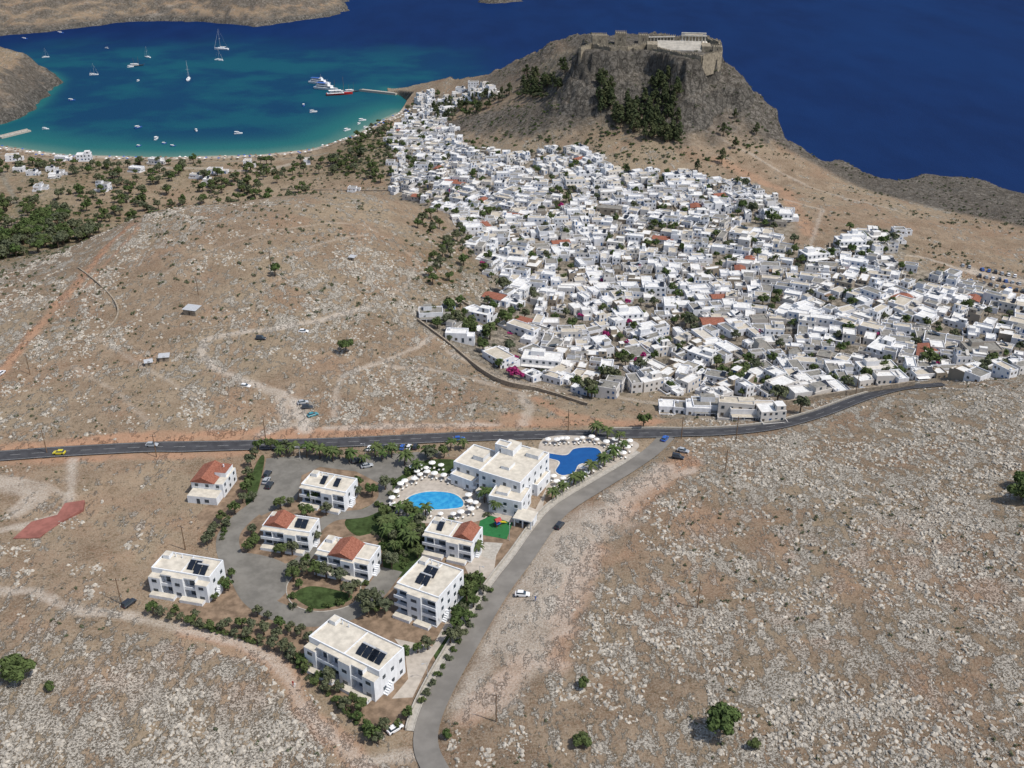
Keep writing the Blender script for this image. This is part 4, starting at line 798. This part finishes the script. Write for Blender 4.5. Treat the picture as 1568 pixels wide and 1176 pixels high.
# ------------------------------------------------------------------ parasols, loungers
mb=MB();mb.cyl((0,0,0),(0,0,2.3),.04,.04,M_wood,6);k=8;mb.add([(0,0,2.65)]+[(1.3*math.cos(6.2832*i/k),1.3*math.sin(6.2832*i/k),2.1) for i in range(k)]+[(1.3*math.cos(6.2832*i/k),1.3*math.sin(6.2832*i/k),1.95) for i in range(k)],[(0,1+i,1+(i+1)%k) for i in range(k)]+[(1+i,9+i,9+(i+1)%k,1+(i+1)%k) for i in range(k)],M_canv);PAR=mb.mesh('parasol')
mb=MB();mb.box(-.32,.32,-.9,.3,.28,.36,M_canv);mb.add([(-.32,.3,.28),(.32,.3,.28),(.32,.95,.75),(-.32,.95,.75),(-.32,.3,.36),(.32,.3,.36),(.32,.92,.83),(-.32,.92,.83)],[(0,3,2,1),(4,5,6,7),(0,1,5,4),(1,2,6,5),(2,3,7,6),(3,0,4,7)],M_canv)
for a in(-.28,.28):
    for b2 in(-.8,.25): mb.cyl((a,b2,0),(a,b2,.28),.03,.03,M_metal,5)
LNG=mb.mesh('sun_lounger')
up=[(603,770),(606,758),(612,748),(622,742),(634,738),(645,733),(655,730),(668,731),(680,733),(692,738),(704,742),(715,747),(725,753),(733,762),(730,775),(722,786),(708,791),(692,793),(675,792),(655,790),(640,790),(625,788),(612,784),(630,722),(645,718),(660,716),(675,718),(640,727),(655,722),(695,726),(716,765),(720,775),(603,780),
 (840,680),(850,679),(860,678),(870,677),(882,677),(893,676),(905,676),(916,677),(928,682),(938,688),(946,694),(950,684),(940,680),(932,698),(926,706),(918,715),(908,722),(898,728),(888,733),(875,738),(860,738),(848,735),(850,745),(900,718),(893,722),(865,748),(935,695),(955,700),(962,690),(965,682)]
for (u,v) in up:
    x_,y_=U(u+random.uniform(-3,3),v+random.uniform(-1.5,1.5),Z0);inst('parasol',PAR,(x_,y_,Z0+.1),random.random(),random.uniform(.8,1.05))
    for s_ in(-1,1): inst('sun_lounger',LNG,(x_+s_*.8,y_-1.1,Z0+.1),random.uniform(-.2,.2)+math.pi)
BL=smoothline(BEACH,5.5);mb=MB()
for row,o in ((0,-9),(1,-13),(2,-17)):
    for p in offs(BL,o):
        if random.random()<.3 or p[0]<-560: continue
        z=float(hmac([p[0]],[p[1]])[0]);X_=p[0]+random.uniform(-1,1);Y_=p[1]+random.uniform(-1,1);mm=random.choice([M_canv,M_wood,M_wood,M_blue,M_marble])
        mb.cyl((X_,Y_,z),(X_,Y_,z+2.4),.06,.06,M_wood,4);mb.add([(X_,Y_,z+2.9)]+[(X_+1.4*math.cos(i*1.047),Y_+1.4*math.sin(i*1.047),z+2.2) for i in range(6)],[(0,1+i,1+(i+1)%6) for i in range(6)],mm)
mb.obj('beach_parasols')
x_,y_=U(762,806,Z0);mb=MB()
for a in(-.8,.8):
    for b2 in(-.8,.8): mb.cyl((a,b2,0),(a,b2,2.6),.07,.07,M_red,6)
mb.box(-.9,.9,-.9,.9,1.3,1.4,M_blue);mb.gable(-1.1,1.1,-1.1,1.1,2.6,.8,M_red,'x');mb.add([(.9,-.4,1.4),(.9,.4,1.4),(3.6,.4,.15),(3.6,-.4,.15),(.9,-.4,1.7),(.9,.4,1.7),(3.6,.4,.4),(3.6,-.4,.4)],[(0,1,2,3),(0,3,7,4),(1,5,6,2)],M_yel);mb.obj('playground_slide',(x_,y_,Z0+.06),.6)
# ------------------------------------------------------------------ poles
mb=MB();mb.cyl((0,0,-1),(0,0,10),.2,.13,M_wood,8);mb.box(-1.1,1.1,-.07,.07,9.1,9.25,M_wood)
for a in(-1,-.35,.35,1): mb.cyl((a,0,9.25),(a,0,9.5),.06,.05,M_canv,6)
POLE=mb.mesh('utility_pole')
for e in G([(72,693),(407,673),(870,660),(1043,672),(1127,672),(186,925),(284,842),(415,412),(304,452),(46,572),(1110,725),(1068,930),(760,1105),(1310,605),(240,700)]): inst('utility_pole',POLE,tuple(e),random.uniform(-.4,.4),1)
mb=MB();mb.cyl((0,0,0),(0,0,6),.09,.06,M_metal,8);mb.cyl((0,0,6),(1.2,0,6.2),.05,.04,M_metal,6);mb.box(.9,1.6,-.14,.14,6.1,6.25,M_metal);LAMP=mb.mesh('street_lamp')
for e in G([(735,890),(690,960),(655,1040),(780,828),(560,700),(460,705)]): inst('street_lamp',LAMP,tuple(e),random.uniform(0,6),1)
# ------------------------------------------------------------------ boats and pier
def hull(mb,L,B,hh,mat):
    st=[]
    for t in np.linspace(0,1,9):
        w=B/2*(.82+.18*math.sin(t*3))*(1-max(0,t-.45)**1.8/.55**1.8*.98);sheer=hh*(1+.25*t*t);x_=-L/2+L*t
        st.append([(x_,-w,sheer),(x_,-w*.75,.05),(x_,0,-.4),(x_,w*.75,.05),(x_,w,sheer)])
    mb.loft(st,mat)
def sailboat():
    mb=MB();hull(mb,14,4,1.3,M_wcar);mb.box(-3,3,-1.1,1.1,1.42,2.1,M_wcar);mb.box(-2.5,2.5,-1.13,-1.102,1.6,1.9,M_win);mb.cyl((.8,0,1.3),(.8,0,19),.12,.07,M_metal,6);mb.cyl((.8,0,2.7),(-5,0,2.8),.28,.2,M_canv,6);mb.cyl((6.6,0,1.6),(.8,0,18.5),.1,.05,M_canv,5);mb.cyl((-6.8,0,1.4),(.8,0,18.8),.03,.03,M_metal,4);mb.box(.7,.9,-1.8,1.8,10,10.1,M_metal);return mb.mesh('sailboat')
def motor(col):
    mb=MB();hull(mb,9,3,1.1,col);mb.loft([[(-2,-1,1.2),(1.8,-1,1.2),(1.8,1,1.2),(-2,1,1.2)],[(-1.8,-.85,2.5),(.8,-.85,2.5),(.8,.85,2.5),(-1.8,.85,2.5)]],M_wcar);mb.box(-1.6,1,-1.0,-.96,1.7,2.2,M_win);mb.box(-3.9,-.5,-1.2,1.2,2.7,2.8,M_canv);mb.cyl((0,0,2.5),(0,0,4.5),.04,.03,M_metal,4);return mb.mesh('motor_boat')
def ferry():
    mb=MB();hull(mb,34,8,2.4,M_wcar);mb.box(-13,8,-3.2,3.2,2.6,5,M_wcar);mb.box(-12,7,-3.24,-3.202,3.4,4.4,M_win);mb.box(-11,4,-2.8,2.8,5.003,7.2,M_wcar);mb.box(-10,3,-2.84,-2.802,5.7,6.6,M_win);mb.box(-13,0,-3,3,7.6,7.75,M_blue)
    for a in(-12.5,-6,-.5):
        for b2 in(-2.7,2.7): mb.cyl((a,b2,5),(a,b2,7.6),.08,.08,M_metal,5)
    mb.cyl((2,0,7.2),(2,0,13),.15,.08,M_metal,6);mb.box(1,3.5,-1.5,1.5,7.203,8.8,M_wcar);return mb.mesh('excursion_ship')
def gulet(hc=M_red):
    mb=MB();hull(mb,30,7,2.0,hc);mb.box(-14,5,-3.1,3.1,2.05,2.5,M_wcar);mb.box(-10,4,-2.3,2.3,2.503,4.3,M_wcar);mb.box(-9.5,3.5,-2.34,-2.303,3.,3.8,M_win);mb.box(-12,2,-2.8,2.8,5.2,5.3,M_canv);mb.cyl((-5,0,2),(-5,0,17),.2,.1,M_wood,6);mb.cyl((5,0,2),(5,0,20),.2,.1,M_wood,6);mb.cyl((15,0,3),(19,0,4.6),.15,.08,M_wood,5);mb.cyl((5,0,4.6),(-4,0,4.9),.3,.2,M_canv,6)
    for a in(-11.5,-5.5,1.5):
        for b2 in(-2.5,2.5): mb.cyl((a,b2,2.4),(a,b2,5.2),.07,.07,M_wood,5)
    return mb.mesh('gulet_boat')
SB=sailboat();MO=[motor(M_wcar),motor(M_blue),motor(M_wcar)];FE=ferry();GU=gulet();GU2=gulet(M_dcar)
def afloat(nm,me,u,v,r,s_): x_,y_=U(u,v,0);inst(nm,me,(x_,y_,0),math.radians(r),s_)
for u,v,r,s_ in [(339,76,170,1.55),(289,122,100,1.25),(335,92,10,.8),(144,115,20,.8),(226,88,150,.8),(70,88,30,.7)]: afloat('sailboat',SB,u,v,r,s_)
afloat('gulet_boat',GU2,209,101,20,.62)
for u,v,r in [(93,51,10),(163,74,160),(200,103,40),(212,124,80),(110,154,20),(338,93,170),(142,115,20),(60,150,60),(212,196,50),(240,213,90),(265,224,10),(252,220,50),(465,162,100),(480,172,30),(550,190,70),(560,196,60),(38,60,10),(213,224,60),(532,200,50),(555,185,30),(365,205,20),(300,200,120),(70,198,10)]: afloat('motor_boat',random.choice(MO),u,v,r,random.uniform(.6,1.1))
afloat('excursion_ship',FE,500,137,-25,1.0);afloat('excursion_ship',FE,490,128,-20,.9);afloat('gulet_boat',GU,520,145,15,1.05);afloat('gulet_boat',GU2,538,141,20,.6)
def pier(a,b2,w,zt=1.6):
    A=Vector(U(*a,0));B=Vector(U(*b2,0));mb=MB();L=(B-A).length;mb.T=Matrix.Translation((A.x,A.y,0))@Matrix.Rotation(math.atan2(B.y-A.y,B.x-A.x),4,'Z')
    mb.box(0,L,-w/2,w/2,-3,zt,M_kerb);mb.box(0,L,w/2-.8,w/2,zt+.003,zt+.9,M_kerb)
    for i in range(5): mb.cyl((L*(i+.5)/5,-w/2+.6,zt),(L*(i+.5)/5,-w/2+.6,zt+.6),.2,.25,M_dcar,6)
    mb.T=None;mb.obj('pier')
pier((608,145),(553,139),8);pier((0,212),(45,201),6)
# ------------------------------------------------------------------ walkers
def person(col):
    v=[(0,0,.95),(0,0,1.2),(0,0,1.42),(0,0,1.55),(0,0,1.68),(.1,0,.92),(.12,.12,.5),(.12,.05,.06),(.12,.2,.03),(-.1,0,.92),(-.12,-.1,.5),(-.12,-.22,.1),(-.12,-.1,.04),(.2,0,1.4),(.27,-.05,1.12),(.26,.08,.88),(-.2,0,1.4),(-.27,.06,1.12),(-.26,.18,.9)]
    e=[(0,1),(1,2),(2,3),(3,4),(0,5),(5,6),(6,7),(7,8),(0,9),(9,10),(10,11),(11,12),(2,13),(13,14),(14,15),(2,16),(16,17),(17,18)]
    rr=[.15,.14,.16,.06,.11,.09,.065,.045,.04,.09,.065,.045,.04,.06,.045,.035,.06,.045,.035]
    me=bpy.data.meshes.new('walker');me.from_pydata(v,e,[]);me.materials.append(col);o=link(bpy.data.objects.new('walking_person',me));md=o.modifiers.new('s','SKIN')
    for i,s_ in enumerate(me.skin_vertices[0].data if me.skin_vertices else []): s_.radius=(rr[i],rr[i]);s_.use_root=(i==0)
    o.modifiers.new('ss','SUBSURF').levels=1;return o
try:
    for (u,v,c) in [(449,1050,M_red),(452,1053,M_wcar),(820,920,M_blue)]:
        o=person(c);e=G([(u,v)])[0];o.location=(e[0],e[1],e[2]+.1)
except Exception as ex: print('person',ex)
# ------------------------------------------------------------------ light
SUNAZ=math.atan2(.86,-.42);EL=math.radians(58)
sd_=Vector((math.sin(SUNAZ)*math.cos(EL),math.cos(SUNAZ)*math.cos(EL),math.sin(EL)))
sun=bpy.data.lights.new('sun','SUN');sun.energy=3.8;sun.angle=math.radians(.5);sun.color=(1,.96,.90);so=link(bpy.data.objects.new('sun',sun));so.rotation_euler=sd_.to_track_quat('Z','Y').to_euler()
wd=bpy.data.worlds.new('World');scene.world=wd;wd.use_nodes=True;nt=wd.node_tree;sk_=nt.nodes.new('ShaderNodeTexSky');sk_.sky_type='NISHITA';sk_.sun_disc=False;sk_.sun_elevation=EL;sk_.sun_rotation=SUNAZ;sk_.dust_density=2.
nt.links.new(sk_.outputs[0],nt.nodes['Background'].inputs[0]);nt.nodes['Background'].inputs[1].default_value=.14
scene.view_settings.view_transform='Standard';scene.view_settings.look='None';scene.view_settings.exposure=0
print('done',time.time()-T0)
